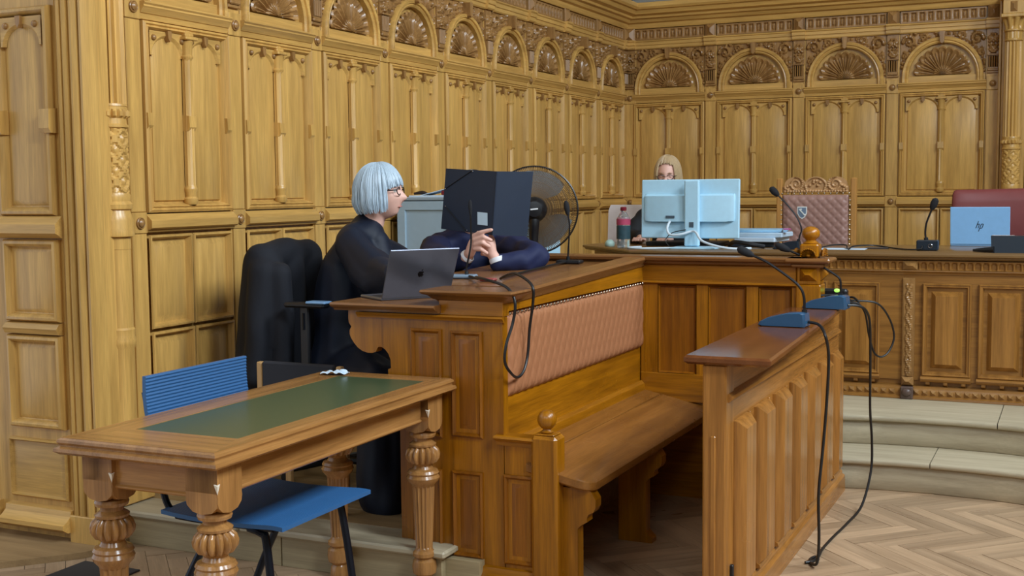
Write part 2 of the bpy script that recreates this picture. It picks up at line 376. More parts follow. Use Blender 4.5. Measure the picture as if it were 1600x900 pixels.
def arch_band(m, Ri, Ro, drop):
    n = 22; prof = [(Ri, 0), (Ri, -.036), (Ri+.012, -.046), (Ri+(Ro-Ri)*.45, -.04), (Ri+(Ro-Ri)*.5, -.052), (Ro-.008, -.056), (Ro, -.044), (Ro, 0)]
    rings = [[(-r, y, -drop) for r, y in prof]]+[[(-r*math.cos(PI*i/n), y, r*math.sin(PI*i/n)) for r, y in prof] for i in range(n+1)]+[[(r, y, -drop) for r, y in prof]]
    m.loft(rings)
def spandrel(m, hw, z0, z1, Ro, sgn, key=0):      # carved scroll foliage in the corner beside the arch
    rnd = random.Random(key+3); pts = []
    cx, cz = hw-.075, z1-.075
    pts += spiral(cx, cz, .055, 1.4, 0, .016, .008); pts += [(cx, cz, .02)]
    pts += spiral(cx-.12, z1-.04, .032, 1.3, PI, .012, .007, sgn=-1); pts += spiral(hw-.035, cz-.12, .028, 1.2, PI/2, .012, .007)
    for i in range(46):
        x = rnd.uniform(.03, hw); z = rnd.uniform(z0+.03, z1)
        if math.hypot(x, z-z0) > Ro+.004: pts.append((x, z, rnd.uniform(.007, .015)))
    for i in range(12): t = .25+1.1*i/12; pts.append(((Ro+.018)*math.cos(t), z0+(Ro+.018)*math.sin(t), .011))
    if sgn < 0: pts = [(-x, z, r) for x, z, r in pts]
    x0, x1 = (.0, hw) if sgn > 0 else (-hw, 0)
    f = carve(pts, 2.1, .004)
    m.hfield(x0, x1, z0, z1, 44, 44, f, lambda x, z: x*x+(z-z0)**2 > (Ro-.02)**2)
def console(m, z0=2.565, z1=2.945):
    w_ = .05
    m.box(-w_, w_, -.036, 0, z0, z0+.018, .003); m.box(-w_*.9, w_*.9, -.048, 0, z0+.018, z0+.04, .006)
    def fl(X, Z): return .042+.012*np.clip(np.sin((X+.04)/.08*PI*4)**2*1.4-.4, 0, 1)
    m.box(-.043, .043, -.042, 0, z0+.04, z0+.15); m.hfield(-.04, .04, z0+.05, z0+.145, 24, 2, fl)
    m.box(-w_, w_, -.06, 0, z0+.15, z0+.162, .003)
    pts = []
    for s in (-1, 1):
        pts += spiral(s*.022, z0+.205, .02, 1.2, PI/2, .013, .006, 16, s); pts += spiral(s*.026, z0+.3, .022, 1.3, -PI/2, .013, .007, 16, -s)
        for i in range(6): pts.append((s*(.012+.02*math.sin(i*.6)), z0+.18+.03*i, .012))
    for i in range(8): pts.append((0, z0+.18+.022*i, .013-.0006*i))
    m.box(-w_, w_, -.03, 0, z0+.162, z1)
    m.hfield(-w_, w_, z0+.162, z1, 20, 44, carve(pts, 1.9, .032))
def diamond(m, s=.05, h=.03, z=1.3):
    m.nest(-s, s, -s*z, s*z, [(0, 0), (0, -.045), (.006, -.05), (.008, -.045), (s*.98, -.045-h)])
def frieze(m, hw, z0, z1, n):
    def f(X, Z):
        k = (X+hw)/(2*hw)*n; fr = k-np.floor(k); zz = (Z-z0)/(z1-z0)
        d = np.minimum(np.minimum(fr, 1-fr)*2*hw/n, np.minimum(zz, 1-zz)*(z1-z0))
        g = np.clip((d-.012)/.006, 0, 1); r = np.clip(1-np.abs(fr-.5)*5, 0, 1)*np.clip((np.minimum(zz, 1-zz)-.2)*9, 0, 1)
        return .03-.018*g+.016*r
    m.hfield(-hw, hw, z0, z1, n*11, 9, f)
def rail_low(m, hw):
    m.prism([(0, 1.496), (-.03, 1.494), (-.036, 1.486), (-.062, 1.462), (-.062, 1.428), (-.05, 1.42), (-.04, 1.42), (-.034, 1.408), (-.024, 1.404), (0, 1.404)], -hw, hw)
def rail_high(m, hw):
    m.prism([(0, 2.508), (-.06, 2.508), (-.064, 2.5), (-.056, 2.492), (-.058, 2.484), (-.044, 2.47), (-.036, 2.455), (-.03, 2.452), (-.026, 2.426), (0, 2.424)], -hw, hw)
def arch_top(m, hw):     # architrave under the frieze
    m.prism([(0, 3.03), (-.05, 3.03), (-.055, 3.02), (-.046, 3.012), (-.046, 2.985), (-.038, 2.98), (-.038, 2.955), (-.03, 2.945), (0, 2.945)], -hw, hw)
CORN = [(0, 3.37), (-.21, 3.37), (-.215, 3.33), (-.2, 3.31), (-.18, 3.305), (-.165, 3.27), (-.13, 3.255), (-.125, 3.235), (-.1, 3.225), (-.085, 3.2), (-.06, 3.19), (-.055, 3.16), (-.045, 3.145), (0, 3.145)]
def bay(wl, u, Wd, low=.2, head=True):
    hw = (Wd-.125)/2; K = '%.3f' % Wd; L = (u, 0, 0)
    P(wl, 'rail', 'rl'+K, lambda m: rail_low(m, hw+.012), W('x'), L); P(wl, 'rail', 'rh'+K, lambda m: rail_high(m, hw+.012), W('x'), L)
    P(wl, 'panel_frame', 'pf'+K, lambda m: frame_strip(m, -hw, hw, 1.501, 2.419), W(), L)
    a = hw-.046
    for s in (-1, 1):
        cx = s*(a+.0)/2
        P(wl, 'panel', 'tp'+K, lambda m: tall_panel(m, -a/2+.012, a/2-.012, 1.545, 2.38), W(), (u+cx, 0, 0))
        P(wl, 'panel_head', 'ph'+K, lambda m: panel_head(m, -a/2+.008, a/2-.008, 2.262, 2.38), W('x'), (u+cx, 0, 0))
        P(wl, 'keystone', 'ks', keyst, C(), (u+cx, 0, 2.357))
        for q in (-1, 1): P(wl, 'boss', 'bs', boss, C(), (u+cx+q*(a/2-.035), -.025, 2.347))
        P(wl, 'clasp', 'cl', clasp, W(), (u+s*(hw-.02), 0, 1.945))
        for zz0, zz1, kk in ((.932, 1.392, 'a'), (.48, .918, 'b')):
            P(wl, 'lower_panel', 'lp'+K+kk, lambda m, z0=zz0, z1=zz1: raised(m, -hw/2+.004, hw/2-.004, z0, z1), W(), (u+s*hw/2, 0, 0))
    P(wl, 'colonnette', 'cn', colonnette, W(), L)
    P(wl, 'plinth_board', 'pb'+K, lambda m: (m.box(-hw, hw, -.03, 0, .165, .40, .004), m.prism([(0, .47), (-.03, .468), (-.05, .44), (-.035, .42), (-.034, .40), (0, .40)], -hw, hw)), W('x'), L)
    P(wl, 'lunette_board', 'lb'+K, lambda m: m.box(-hw, hw, -.022, 0, 2.508, 2.565, .003), W('x'), L)
    Ri, Ro = hw*.80, hw*.96
    P(wl, 'shell_carving', 'sh'+K, lambda m: shell(m, Ri*.87), C(), (u, -.002, 2.572))
    P(wl, 'arch_moulding', 'am'+K, lambda m: arch_band(m, Ri, Ro, .05), W('x'), (u, 0, 2.56))
    for s in (-1, 1):
        P(wl, 'foliage_carving', 'fc'+K+str(s), lambda m: spandrel(m, hw, 2.56, 2.945, Ro, s, 5 if s > 0 else 9), C(), (u, -.012, 0))
    P(wl, 'keystone', 'k2', lambda m: m.prism([(-.024, 2.945), (.024, 2.945), (.016, 2.85), (0, 2.838), (-.016, 2.85)], -.085, 0, 'y'), C(), L)
    P(wl, 'architrave', 'at'+K, lambda m: arch_top(m, hw+.013), W('x'), L)
    P(wl, 'fluted_frieze', 'ff'+K, lambda m: frieze(m, hw, 3.035, 3.14, 10), C('x'), L)
def post(wl, u, low=True):
    L = (u, 0, 0)
    P(wl, 'pilaster', 'pi', lambda m: (m.box(-.05, .05, -.03, 0, .165, 1.40, .003), m.box(-.05, .05, -.03, 0, 1.505, 2.418, .003), m.box(-.0575, .0575, -.018, 0, .165, 2.95)), W(), L)
    P(wl, 'pilaster_block', 'pk', lambda m: (m.box(-.052, .052, -.034, 0, 1.402, 1.503, .003), m.box(-.052, .052, -.034, 0, 2.42, 2.54, .003)), W(), L)
    for z in (1.452, 2.475): P(wl, 'rosette', 'ro', rosette, C(), (u, -.034, z))
    P(wl, 'console', 'co', console, C(), L)
    P(wl, 'diamond_block', 'db', lambda m: diamond(m), C(), (u, 0, 3.088))
    P(wl, 'architrave_block', 'ab', lambda m: m.prism([(0, 3.035), (-.075, 3.035), (-.08, 3.022), (-.07, 3.012), (-.07, 2.985), (-.06, 2.98), (-.06, 2.955), (-.05, 2.945), (0, 2.945)], -.06, .06), W('x'), L)
def wallbox(name, loc, rz, x0, x1, z1=3.37):
    me = to_mesh(name, MB().box(x0, x1, 0, .12, 0, z1), W()); o = link(name, me, None, loc, rz); o['kind'] = 'structure'; return o
# left wall: local x = world Y, local -y = world +X
wl = wallbox('wall_left', (-4.1, 0, 0), PI/2, 4.175, 11.57)
for k in range(9): bay(wl, 4.5+.765*(k+.5), .765); post(wl, 4.5+.765*k)
post(wl, 11.37)
P(wl, 'cornice', 'cornL', lambda m: m.prism(CORN, 4.2, 11.45), W('x'))
P(wl, 'upper_wall', 'upL', lambda m: m.box(-4.2, 11.57, 0, .12, 3.37, 7.4), PLASTER)
# back wall
wb = wallbox('wall_back', (0, 11.45, 0), 0, -4.2, 3.45)
for k in range(4): bay(wb, -4.06+.84*(k+.5), .84)
for k in range(1, 5): post(wb, -4.06+.84*k)
post(wb, -4.03)
for k in range(2): bay(wb, .36+.84*(k+.5)-.5, .84); post(wb, .36+.84*k-.5)
P(wb, 'cornice', 'cornB', lambda m: m.prism(CORN, -4.1, 3.44), W('x'))
P(wb, 'upper_wall', 'upB', lambda m: m.box(-4.2, 3.45, .01, .12, 3.37, 7.4), STONE)
for i in range(5): P(wb, 'stone_block', 'sb', lambda m: m.box(-.155, .155, -.01, .02, 3.375, 3.62, .004), STONE, (-3.38+.32*i, 0, 0))
P(wb, 'stone_ledge', 'sl', lambda m: m.prism([(.01, 3.40), (-.2, 3.40), (-.205, 3.372), (.01, 3.372)], -4.1, 3.44), STONE)
P(wb, 'dark_window_pane', 'dw', lambda m: m.box(-4.08, -3.56, -.012, .01, 3.42, 4.6), plain('dark_blue_glass', (22, 40, 58), .15))
P(wb, 'plaster_return', 'pr', lambda m: m.box(.85, 3.44, -.04, 0, 0, 3.3), W())
# pier facing the camera at the left
wp = wallbox('wall_front', (0, 4.05, 0), 0, -6.2, -3.99, 7.4)
cx = -4.285
def pier(u):
    P(wp, 'panel_frame', 'ppf', lambda m: m.nest(-.165, .165, 1.5, 2.425, [(0, 0), (0, -.02), (.008, -.036), (.02, -.04), (.03, -.03), (.036, -.01), (.04, 0)], cap=False), W(), (u, 0, 0))
    P(wp, 'panel', 'ppp', lambda m: m.nest(-.123, .123, 1.542, 2.383, [(0, .002), (.008, -.004), (.03, -.012)]), W(), (u, 0, 0))
    P(wp, 'panel_head', 'pph', lambda m: panel_head(m, -.123, .123, 2.255, 2.383), W('x'), (u, 0, 0))
    P(wp, 'keystone', 'ks', keyst, C(), (u, 0, 2.357))
    for q in (-1, 1):
        P(wp, 'boss', 'bs', boss, C(), (u+q*.088, -.025, 2.347)); P(wp, 'clasp', 'pcl', lambda m: m.prism([(0, .055), (-.056, .05), (-.06, -.034), (-.046, -.055), (0, -.056)], -.03, .03), W(), (u+q*.15, 0, 1.92))
    P(wp, 'rail', 'prl', lambda m: m.prism([(0, 1.5), (-.03, 1.497), (-.07, 1.462), (-.07, 1.422), (-.05, 1.412), (-.036, 1.4), (0, 1.396)], -.205, .205), W('x'), (u, 0, 0))
    for z0, z1, kk in ((1.02, 1.393, 'a'), (.53, .958, 'b')):
        P(wp, 'lower_panel', 'plp'+kk, lambda m: m.nest(-.165, .165, z0, z1, [(0, 0), (0, -.02), (.008, -.034), (.02, -.038), (.03, -.028), (.036, -.006), (.04, -.004), (.06, -.014)]), W(), (u, 0, 0))
    P(wp, 'rail', 'prm', lambda m: m.prism([(0, 1.018), (-.03, 1.012), (-.05, .99), (-.036, .965), (0, .96)], -.165, .165), W('x'), (u, 0, 0))
    P(wp, 'lower_panel', 'plc', lambda m: m.nest(-.19, .165, .2, .475, [(0, 0), (0, -.012), (.008, -.022), (.016, -.006), (.02, -.006), (.05, -.012)]), W('x'), (u, 0, 0))
    P(wp, 'base_moulding', 'pbm', lambda m: m.prism([(0, .17), (-.04, .165), (-.045, .14), (-.07, .12), (-.09, .11), (-.09, .09), (-.06, .07), (0, .07)], -.2, .2), W('x'), (u, 0, 0))
for k in range(4): pier(cx-.46*k)
def reeds(m, z0, z1):
    x = -4.07
    pr = [(-4.085, 0), (-4.085, -.02), (-4.078, -.03), (-4.07, -.02), (-4.066, -.034), (-4.056, -.04), (-4.046, -.034), (-4.042, -.02), (-4.036, -.034), (-4.022, -.042), (-4.008, -.036), (-4.004, -.014), (-3.996, -.014), (-3.992, -.034), (-3.972, -.044), (-3.952, -.034), (-3.95, -.016), (-3.944, -.018), (-3.94, -.03), (-3.928, -.03), (-3.922, .0), (-3.922, .06), (-3.99, .06), (-3.99, 0)]
    m.prism(pr, z0, z1, 'z')
P(wp, 'reeded_corner_moulding', 'pre', lambda m: reeds(m, .15, 4.2), W())
P(wp, 'corner_plinth', 'pcp', lambda m: m.box(-4.09, -3.92, -.045, .06, .02, .15, .004), W())
P(wp, 'corner_stile', 'pcs', lambda m: m.box(-3.995, -3.96, .0, .16, .02, 4.2), W())
# engaged columns
def big_column(m, zb):
    m.lathe([(.078, zb), (.078, .40), (.074, .41), (.07, .5), (.07, .88), (.078, .9), (.08, .92), (.074, .94), (.076, .97), (.07, .98), (.068, 1.34), (.07, 1.341), (.07, 1.395), (.088, 1.40), (.09, 1.42), (.084, 1.44), (.086, 1.47), (.076, 1.5), (.07, 1.52), (.082, 1.525), (.084, 1.545), (.074, 1.56), (.076, 1.585), (.07, 1.6)], 28)
    n, zz = 56, 46; vs = []; fs = []                        # carved lattice drum
    for j in range(zz+1):
        z = 1.6+.29*j/zz
        for i in range(n):
            t = 2*PI*i/n; a = (t/(2*PI)*10+(z-1.6)/.29*6) % 2; b_ = (t/(2*PI)*10-(z-1.6)/.29*6) % 2
            da = min(abs(a-1), 1); db = min(abs(b_-1), 1)
            h = .008 if da > .72 or db > .72 else (.007*max(0, 1-(da*da+db*db)*4))
            r = .066+h; vs.append((r*math.cos(t), r*math.sin(t), z))
    for j in range(zz):
        for i in range(n): fs.append((j*n+i, j*n+(i+1) % n, (j+1)*n+(i+1) % n, (j+1)*n+i))
    m.add(vs, fs)
    m.lathe([(.07, 1.89), (.078, 1.895), (.078, 1.905), (.07, 1.91), (.068, 1.935), (.088, 1.945, .02, 16), (.088, 1.965, .02, 16), (.074, 1.975), (.074, 1.985), (.07, 1.99)], 64)
    m.lathe([(.074, 1.99), (.072, 2.0), (.073, 2.002, -.013, 16), (.069, 2.80, -.013, 16), (.068, 2.805), (.074, 2.81), (.074, 2.822), (.068, 2.826), (.07, 2.88, .01, 12), (.08, 2.89), (.08, 2.9), (.07, 2.905), (.075, 2.93, .02, 8), (.096, 2.985, .03, 8), (.1, 3.0)], 80)
    m.box(-.1, .1, -.1, .1, 3.0, 3.03, .005); m.box(-.085, .085, -.085, .085, 3.03, 3.15, .004); m.box(-.11, .11, -.11, .11, 3.15, 3.2, .008)
    m.box(-.1, .1, -.1, .1, zb-.12, zb, .006)
P(wp, 'column', 'colA', lambda m: big_column(m, .29), W(), (-4.005, .215, 0), 30)
P(wb, 'column', 'colB', lambda m: big_column(m, .45), W(), (-.53, -.22, 0), 30)
P(wb, 'column_pilaster', 'cpb', lambda m: (m.box(-.12, -.1, -.14, 0, .33, 3.2, .004), m.box(-.095, .1, -.16, 0, .33, 3.2, .003), m.box(.105, .3, -.12, 0, .33, 3.2, .004)), W(), (-.53, 0, 0))
P(wb, 'diamond_block', 'db', None, C(), (-.53, -.25, 3.088))
# ================================================================== FURNITURE
def rotm(org, a): return Matrix.Translation(org) @ Matrix.Rotation(a, 4, 'Z')
# ---- writing table with a green inset
tx, ty, tz = -2.235, 2.745, .85
TM = rotm((tx, ty, 0), .008); TW, TL = .585, 1.475
def tp(mb): return mb.xf(TM)
tbl = thing('writing_table', 'long oak writing table with green inset top and carved turned legs', 'table', (tx-.29, ty+.73, 0))
a0, a1, b0, b1 = .062, .125, .19, .10             # frame widths: right side, left side, near end, far end
edge = [(0, -.034), (0, -.02), (.004, -.012), (.004, -.008), (.0, 0)]
def board(poly):
    m = MB(); n = len(poly); cxm = sum(p[0] for p in poly)/n; cym = sum(p[1] for p in poly)/n
    return tp(m.loft([[(x, y, z) for x, y in poly] for z in (tz-.02, tz)]))
o_ = [(0, 0), (0, TL), (-TW, TL), (-TW, 0)]; i_ = [(-a0, b0), (-a0, TL-b1), (-TW+a1, TL-b1), (-TW+a1, b0)]
for k in range(4):
    q = (k+1) % 4; part('top_board', board([o_[k], o_[q], i_[q], i_[k]]), TB('y' if k % 2 == 0 else 'x'), tbl)
GREEN = plain('green_linoleum', (66, 82, 56), .3, 0, .08, 60)
part('inset', tp(MB().box(-TW+a1, -a0, b0, TL-b1, tz-.02, tz-.0015)), GREEN, tbl, label='dark green linoleum writing surface')
prof = [(.0, -.001), (-.008, -.006), (-.01, -.014), (-.004, -.022), (-.004, -.026), (-.016, -.032), (-.018, -.042), (-.004, -.052), (.02, -.056), (.06, -.056), (.06, -.001)]
m = MB(); m.loft([[((-TW+i if sx < 0 else -i), (i if sy < 0 else TL-i), tz+z) for sx, sy in ((-1, -1), (1, -1), (1, 1), (-1, 1))] for i, z in prof], cap=False)
part('edge_moulding', tp(m), TB('y'), tbl)
part('apron', tp(MB().box(-.085, -.06, .1, TL-.1, .7, .8, .003)), TB('y'), tbl); part('apron', tp(MB().box(-TW+.06, -TW+.085, .1, TL-.1, .7, .8, .003)), TB('y'), tbl)
part('apron', tp(MB().box(-TW+.12, -.12, .06, .085, .7, .8, .003)), TB('x'), tbl); part('apron', tp(MB().box(-TW+.12, -.12, TL-.085, TL-.06, .7, .8, .003)), TB('x'), tbl)
for X0, X1, Y0, Y1 in ((-.09, -.055, .12, TL-.12), (-TW+.055, -TW+.09, .12, TL-.12), (-TW+.12, -.12, .055, .09)):
    part('apron_bead', tp(MB().box(X0, X1, Y0, Y1, .692, .706, .005)), TB('y' if X1-X0 < .1 else 'x'), tbl)
def table_leg(cx, cy):
    m = MB().lathe([(.036, 0), (.04, .01), (.036, .05), (.03, .06), (.046, .075), (.05, .1), (.046, .125), (.036, .135), (.046, .145), (.046, .158), (.036, .168), (.034, .175), (.035, .18, -.006, 16), (.046, .425, -.006, 16), (.047, .432), (.05, .437), (.062, .45), (.066, .463), (.06, .475), (.064, .482), (.058, .492), (.042, .498), (.036, .51), (.04, .518), (.056, .523, .012, 14), (.068, .54, .014, 14), (.07, .556, .014, 14), (.064, .575, .014, 14), (.05, .588, .008, 14), (.052, .59), (.054, .598), (.046, .604), (.036, .61), (.036, .622), (.05, .626), (.053, .636), (.05, .646), (.04, .65)], 84, (cx, cy, 0))
    h = .058; shield = [(-h, .8), (-h, .73), (-h, .715), (-h+.002, .70), (-h, .69), (-h+.004, .672), (-h*.6, .655), (0, .648), (h*.6, .655), (h-.004, .672), (h, .69), (h-.002, .70), (h, .715), (h, .73), (h, .8)]
    m.prism([(cx+x, z) for x, z in shield], cy-h, cy+h, 'y'); m.prism([(cy+x, z) for x, z in shield], cx-h-.001, cx+h+.001, 'x')
    return m
for cx, cy in ((-.085, .1), (-.085, TL-.085), (-TW+.1, TL-.085), (-TW+.1, .1)): part('leg', tp(table_leg(cx, cy)), TB('z'), tbl, 28)
GLINT = plain('painted_glint_wood', (226, 214, 194), .3)  # near-white colour stands in for the bright reflection on the chamfer stops
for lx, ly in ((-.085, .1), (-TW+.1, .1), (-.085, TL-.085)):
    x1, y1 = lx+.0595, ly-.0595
    part('chamfer_stop', tp(MB().add([(x1-.012, y1-.0015, .744), (x1+.0015, y1+.012, .744), (x1+.004, y1-.004, .74), (x1+.001, y1-.001, .714)], [(0, 2, 3), (2, 1, 3), (0, 1, 2), (0, 3, 1)])), GLINT, tbl, label='small pale chamfer stop with painted glint')
# tissue on the table
m = MB()
rnd = random.Random(4)
m.hfield(-.055, .055, -.03, .03, 14, 8, lambda X, Z: .012*np.abs(np.sin(X*90+Z*40))*np.exp(-(X/.05)**2)+.006*np.sin(Z*130)**2)
m.v = [(x, z, -y) for x, y, z in m.v]; m.xf(Matrix.Translation((-2.735, 4.13, tz+.002)) @ Matrix.Rotation(.3, 4, 'Z')); m.sphere((-2.70, 4.14, tz+.012), .014, 8, 6, (1.6, 1, .8))
solo('crumpled_tissue', m, PAPER, 'small crumpled white tissue on the far edge of the green-topped table', 'tissue', (-2.73, 4.13, tz), ang=80)
# ---- blue ribbed chair behind the table
BLUE = plain('blue_ribbed_plastic', (44, 92, 140), .42)
STEELD = plain('dark_blue_steel', (26, 32, 44), .25, .6)
ch = thing('visitor_chair', 'blue ribbed plastic chair on dark tubular legs behind the green-topped table', 'chair', (-2.62, 3.5, 0))
y0, y1 = 3.215, 3.775
def seat_z(x): return .487+.012*((x+2.6)/.25)**2-.02*max(0, (x+2.42)/.08)**2*.5
n = 124; top = []; bot = []
for i in range(n+1):
    x = -2.86+(.51)*i/n; z = seat_z(x)+(.0013 if i % 2 else 0); top.append((x, z)); bot.append((x, seat_z(x)-.014))
part('seat', MB().prism(top+bot[::-1], y0+.004, y1-.004, 'y'), BLUE, ch, 20)
n = 44; top = []; bot = []
for i in range(n+1):
    t = i/n; x = -2.885-.05*t-.02*math.sin(t*PI); z = .70+.265*t; top.append((x+(.003 if i % 2 else 0), z)); bot.append((x-.014, z))
m = MB().prism(top+bot[::-1], y0+.0, y1+.0, 'y'); m.v = [(x+.03*((y-(y0+y1)/2)/.28)**2, y, z) for x, y, z in m.v]
part('backrest', m, BLUE, ch, 20)
for y, s in ((y0+.05, -1), (y1-.05, 1)):
    part('leg', MB().tube([(-2.52, y, .462), (-2.47, y, .45), (-2.45, y-.0, .42), (-2.42, y+s*.01, .2), (-2.40, y+s*.015, .0)], .0145, 10), STEELD, ch)
    part('leg', MB().tube([(-2.60, y, .462), (-2.66, y, .45), (-2.69, y, .42), (-2.81, y+s*.01, .2), (-2.90, y+s*.015, .0)], .0145, 10), STEELD, ch)
    part('back_support', MB().tube([(-2.70, y, .468), (-2.84, y, .48), (-2.89, y, .56), (-2.925, y, .74), (-2.955, y, .9)], .012, 8), STEELD, ch)
    part('seat_rail', MB().tube([(-2.42, y, .468), (-2.7, y, .466), (-2.83, y, .47)], .012, 8), STEELD, ch)
part('crossbar', MB().tube([(-2.5, y0+.05, .455), (-2.5, y1-.05, .455)], .011, 8), STEELD, ch)
# ---- dock: end board with scroll, desk tops, cap
F = 4.25
dk = thing('dock_desk', 'orange oak dock with scroll-cut end board and raised desk cap', 'dock', (-2.4, 3.42, 0))
scroll = [(-2.74, 1.115), (-2.741, 1.07), (-2.739, 1.051), (-2.727, 1.035), (-2.736, 1.02), (-2.736, 1.003), (-2.73, .988), (-2.716, .968), (-2.697, .948), (-2.675, .935), (-2.65, .929), (-2.627, .929), (-2.61, .935), (-2.605, .947), (-2.598, .956), (-2.584, .957), (-2.566, .947), (-2.551, .93), (-2.541, .905), (-2.539, .871), (-2.553, .865), (-2.552, .697), (-2.501, .674), (-2.501, .02), (-2.03, .02), (-2.03, 1.14), (-2.31, 1.14), (-2.31, 1.115)]
part('end_board', MB().prism(scroll, F, F+.045, 'y'), D(), dk)
def field(m, x0, x1, z0, z1, y=F): m.nest(x0, x1, z0, z1, [(0, 0), (0, -.008), (.008, -.014), (.014, -.008), (.02, .003), (.024, .003), (.05, -.005), (.054, -.005)], y=y)
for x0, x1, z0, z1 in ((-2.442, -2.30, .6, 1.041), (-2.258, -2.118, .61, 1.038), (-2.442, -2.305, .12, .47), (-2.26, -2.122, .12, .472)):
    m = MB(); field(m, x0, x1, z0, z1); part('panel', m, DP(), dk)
part('moulding', MB().prism([(F+.01, 1.1), (F-.022, 1.1), (F-.026, 1.094), (F-.016, 1.086), (F-.012, 1.078), (F+.01, 1.076)], -2.69, -2.02, 'x'), D('x'), dk)
part('base_moulding', MB().prism([(F+.01, .1), (F-.015, .095), (F-.02, .075), (F-.035, .06), (F-.035, 0), (F+.01, 0)], -2.24, -1.8, 'x'), D('x'), dk)
part('lower_desk_top', MB().prism([(F+.62, 1.14), (F-.06, 1.14), (F-.066, 1.132), (F-.06, 1.124), (F-.035, 1.114), (F-.03, 1.106), (F+.62, 1.106)], -2.79, -2.30, 'x'), T(), dk)
part('fascia', MB().box(-2.31, -2.025, F-.004, F+.05, 1.1, 1.16, .002), D('x'), dk)
m = MB()                                                    # end cap with mouldings
pr = [(0, 1.152), (-.006, 1.16), (-.016, 1.164), (-.03, 1.178), (-.05, 1.186), (-.056, 1.194), (-.052, 1.202), (0, 1.202)]
m.loft([[(-2.315+o if sx < 0 else -2.022-o, (F+o) if sy < 0 else F+.16, z) for sx, sy in ((-1, -1), (1, -1), (1, 1), (-1, 1))] for o, z in pr])
part('end_cap', m, T(), dk)
def slope(mb, y0=4.3, y1=5.95, dz=.05):                     # cap and desk rise gently towards the back
    mb.v = [(x, y, z+dz*max(0, (y-y0)/(y1-y0))) for x, y, z in mb.v]; return mb
m = MB().prism([(-2.08, 1.145), (-2.024, 1.145), (-2.018, 1.152), (-2.016, 1.162), (-2.008, 1.17), (-2.0, 1.184), (-2.004, 1.196), (-2.10, 1.198), (-2.10, 1.165)], F+.12, 5.97, 'y')
part('long_cap', slope(m), T('y'), dk)
_uf = MB().prism([(-2.08, 1.118), (-2.028, 1.118), (-2.028, 1.15), (-2.08, 1.15)], F+.045, 5.95, 'y'); _uf.v = [(x, y, z+(.05*max(0, (y-4.3)/1.65) if z > 1.13 else 0)) for x, y, z in _uf.v]; part('upper_fascia', _uf, D('y'), dk)
m = MB().prism([(-2.76, 1.140), (-2.10, 1.140), (-2.10, 1.166), (-2.76, 1.166)], 4.72, 5.94, 'y'); part('desk_top', slope(m), T('y'), dk)
part('desk_top_step', MB().box(-2.32, -2.09, F+.15, 4.73, 1.142, 1.168, .003), T('y'), dk)
part('back_board', MB().box(-2.1, -2.065, F+.045, 5.95, .16, 1.14), D('y'), dk)
part('side_board', MB().box(-2.60, -2.56, 4.9, 5.95, .165, 1.14), D('y'), dk)
# ---- bench with padded back in front of the dock
pw = thing('court_bench', 'long oak bench with quilted brown leather back and low panelled end', 'bench', (-1.85, 5.0, 0))
part('end_panel', MB().box(-2.028, -1.87, F, F+.035, .0, .60, .002), D(), pw)
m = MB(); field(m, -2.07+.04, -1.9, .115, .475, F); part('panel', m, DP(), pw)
part('end_cap', MB().prism([(F+.05, .632), (F-.03, .632), (F-.036, .624), (F-.024, .614), (F-.008, .606), (F-.004, .59), (F+.05, .59)], -2.06, -1.885, 'x'), D('x'), pw)
part('newel_post', MB().box(-1.9, -1.79, F-.035, F+.06, 0, .645, .012).box(-1.885, -1.805, F-.022, F+.047, .645, .652, .003), D(), pw)
part('ball_finial', MB().lathe([(.022, .652), (.026, .658), (.018, .664), (.016, .668), (.024, .674), (.034, .686), (.0385, .702), (.037, .716), (.03, .73), (.018, .74), (.001, .744)], 24, (-1.848, F+.012, 0)), D(), pw)
SL = lambda x: .475+(.56-.475)*(-1.66-x)/(.39)
def seatboard(x0, x1, ya, yb, t=.04, rnd=False):
    m = MB(); c = .007
    if rnd:
        poly = [(x0, ya)]+[(x1-.07+.07*math.sin(k*PI/12), ya+.07-.07*math.cos(k*PI/12)) for k in range(7)]+[(x1, yb), (x0, yb)]
        def rg(i, dz): 
            cx, cy = (x0+x1)/2, (ya+yb)/2
            return [(x+(i if x < cx else -i), y+(i if y < cy else -i), SL(x)+dz) for x, y in poly]
        return m.loft([rg(c, -t), rg(0, -t+c), rg(0, -c), rg(c, 0)])
    m.box(x0, x1, ya, yb, -t, 0, .002); m.v = [(x, y, z+SL(x)) for x, y, z in m.v]; return m
part('seat_board', seatboard(-1.93, -1.655, F-.01, 5.95, .042, True), wood('bench_seat_oak', (136, 88, 38), 'y', .26, .25, .05), pw)
part('seat_board', seatboard(-2.05, -1.932, F+.04, 5.95, .042), wood('bench_seat_oak', (136, 88, 38), 'y', .26), pw)
part('seat_ledge', MB().prism([(-2.06, .6), (-2.035, .6), (-2.02, .585), (-2.015, .55), (-2.06, .55)], F+.045, 5.95, 'y'), D('y'), pw)
part('back_rail', MB().box(-2.062, -2.046, F+.045, 5.95, .58, .79), D('y'), pw)
LEATH = plain('brown_leather', (166, 110, 74), .45, 0, .06, 40, .15)
m = MB()
def pad(U, V):                # U along the bench, V height: quilted in narrow lozenges
    e = np.minimum(np.minimum(U, 1.655-U), np.minimum(V, .345-V)); edgeh = np.sqrt(np.clip(e/.03, 0, 1))
    a = (U*15+V*9) % 1; b = (U*15-V*9) % 1
    g = np.maximum(np.exp(-((a-.5)/.13)**2), np.exp(-((b-.5)/.13)**2))
    return .032*edgeh-.0045*g*(e > .012)
m.hfield(0, 1.655, 0, .345, 330, 26, pad)
m.v = [(-2.052-y, F+.045+x, .768+z) for x, y, z in m.v]
part('padded_back', m, LEATH, pw, 80, label='quilted brown leather padding')
BRASS = plain('brass', (150, 134, 116), .3, 1)
nail = MB()
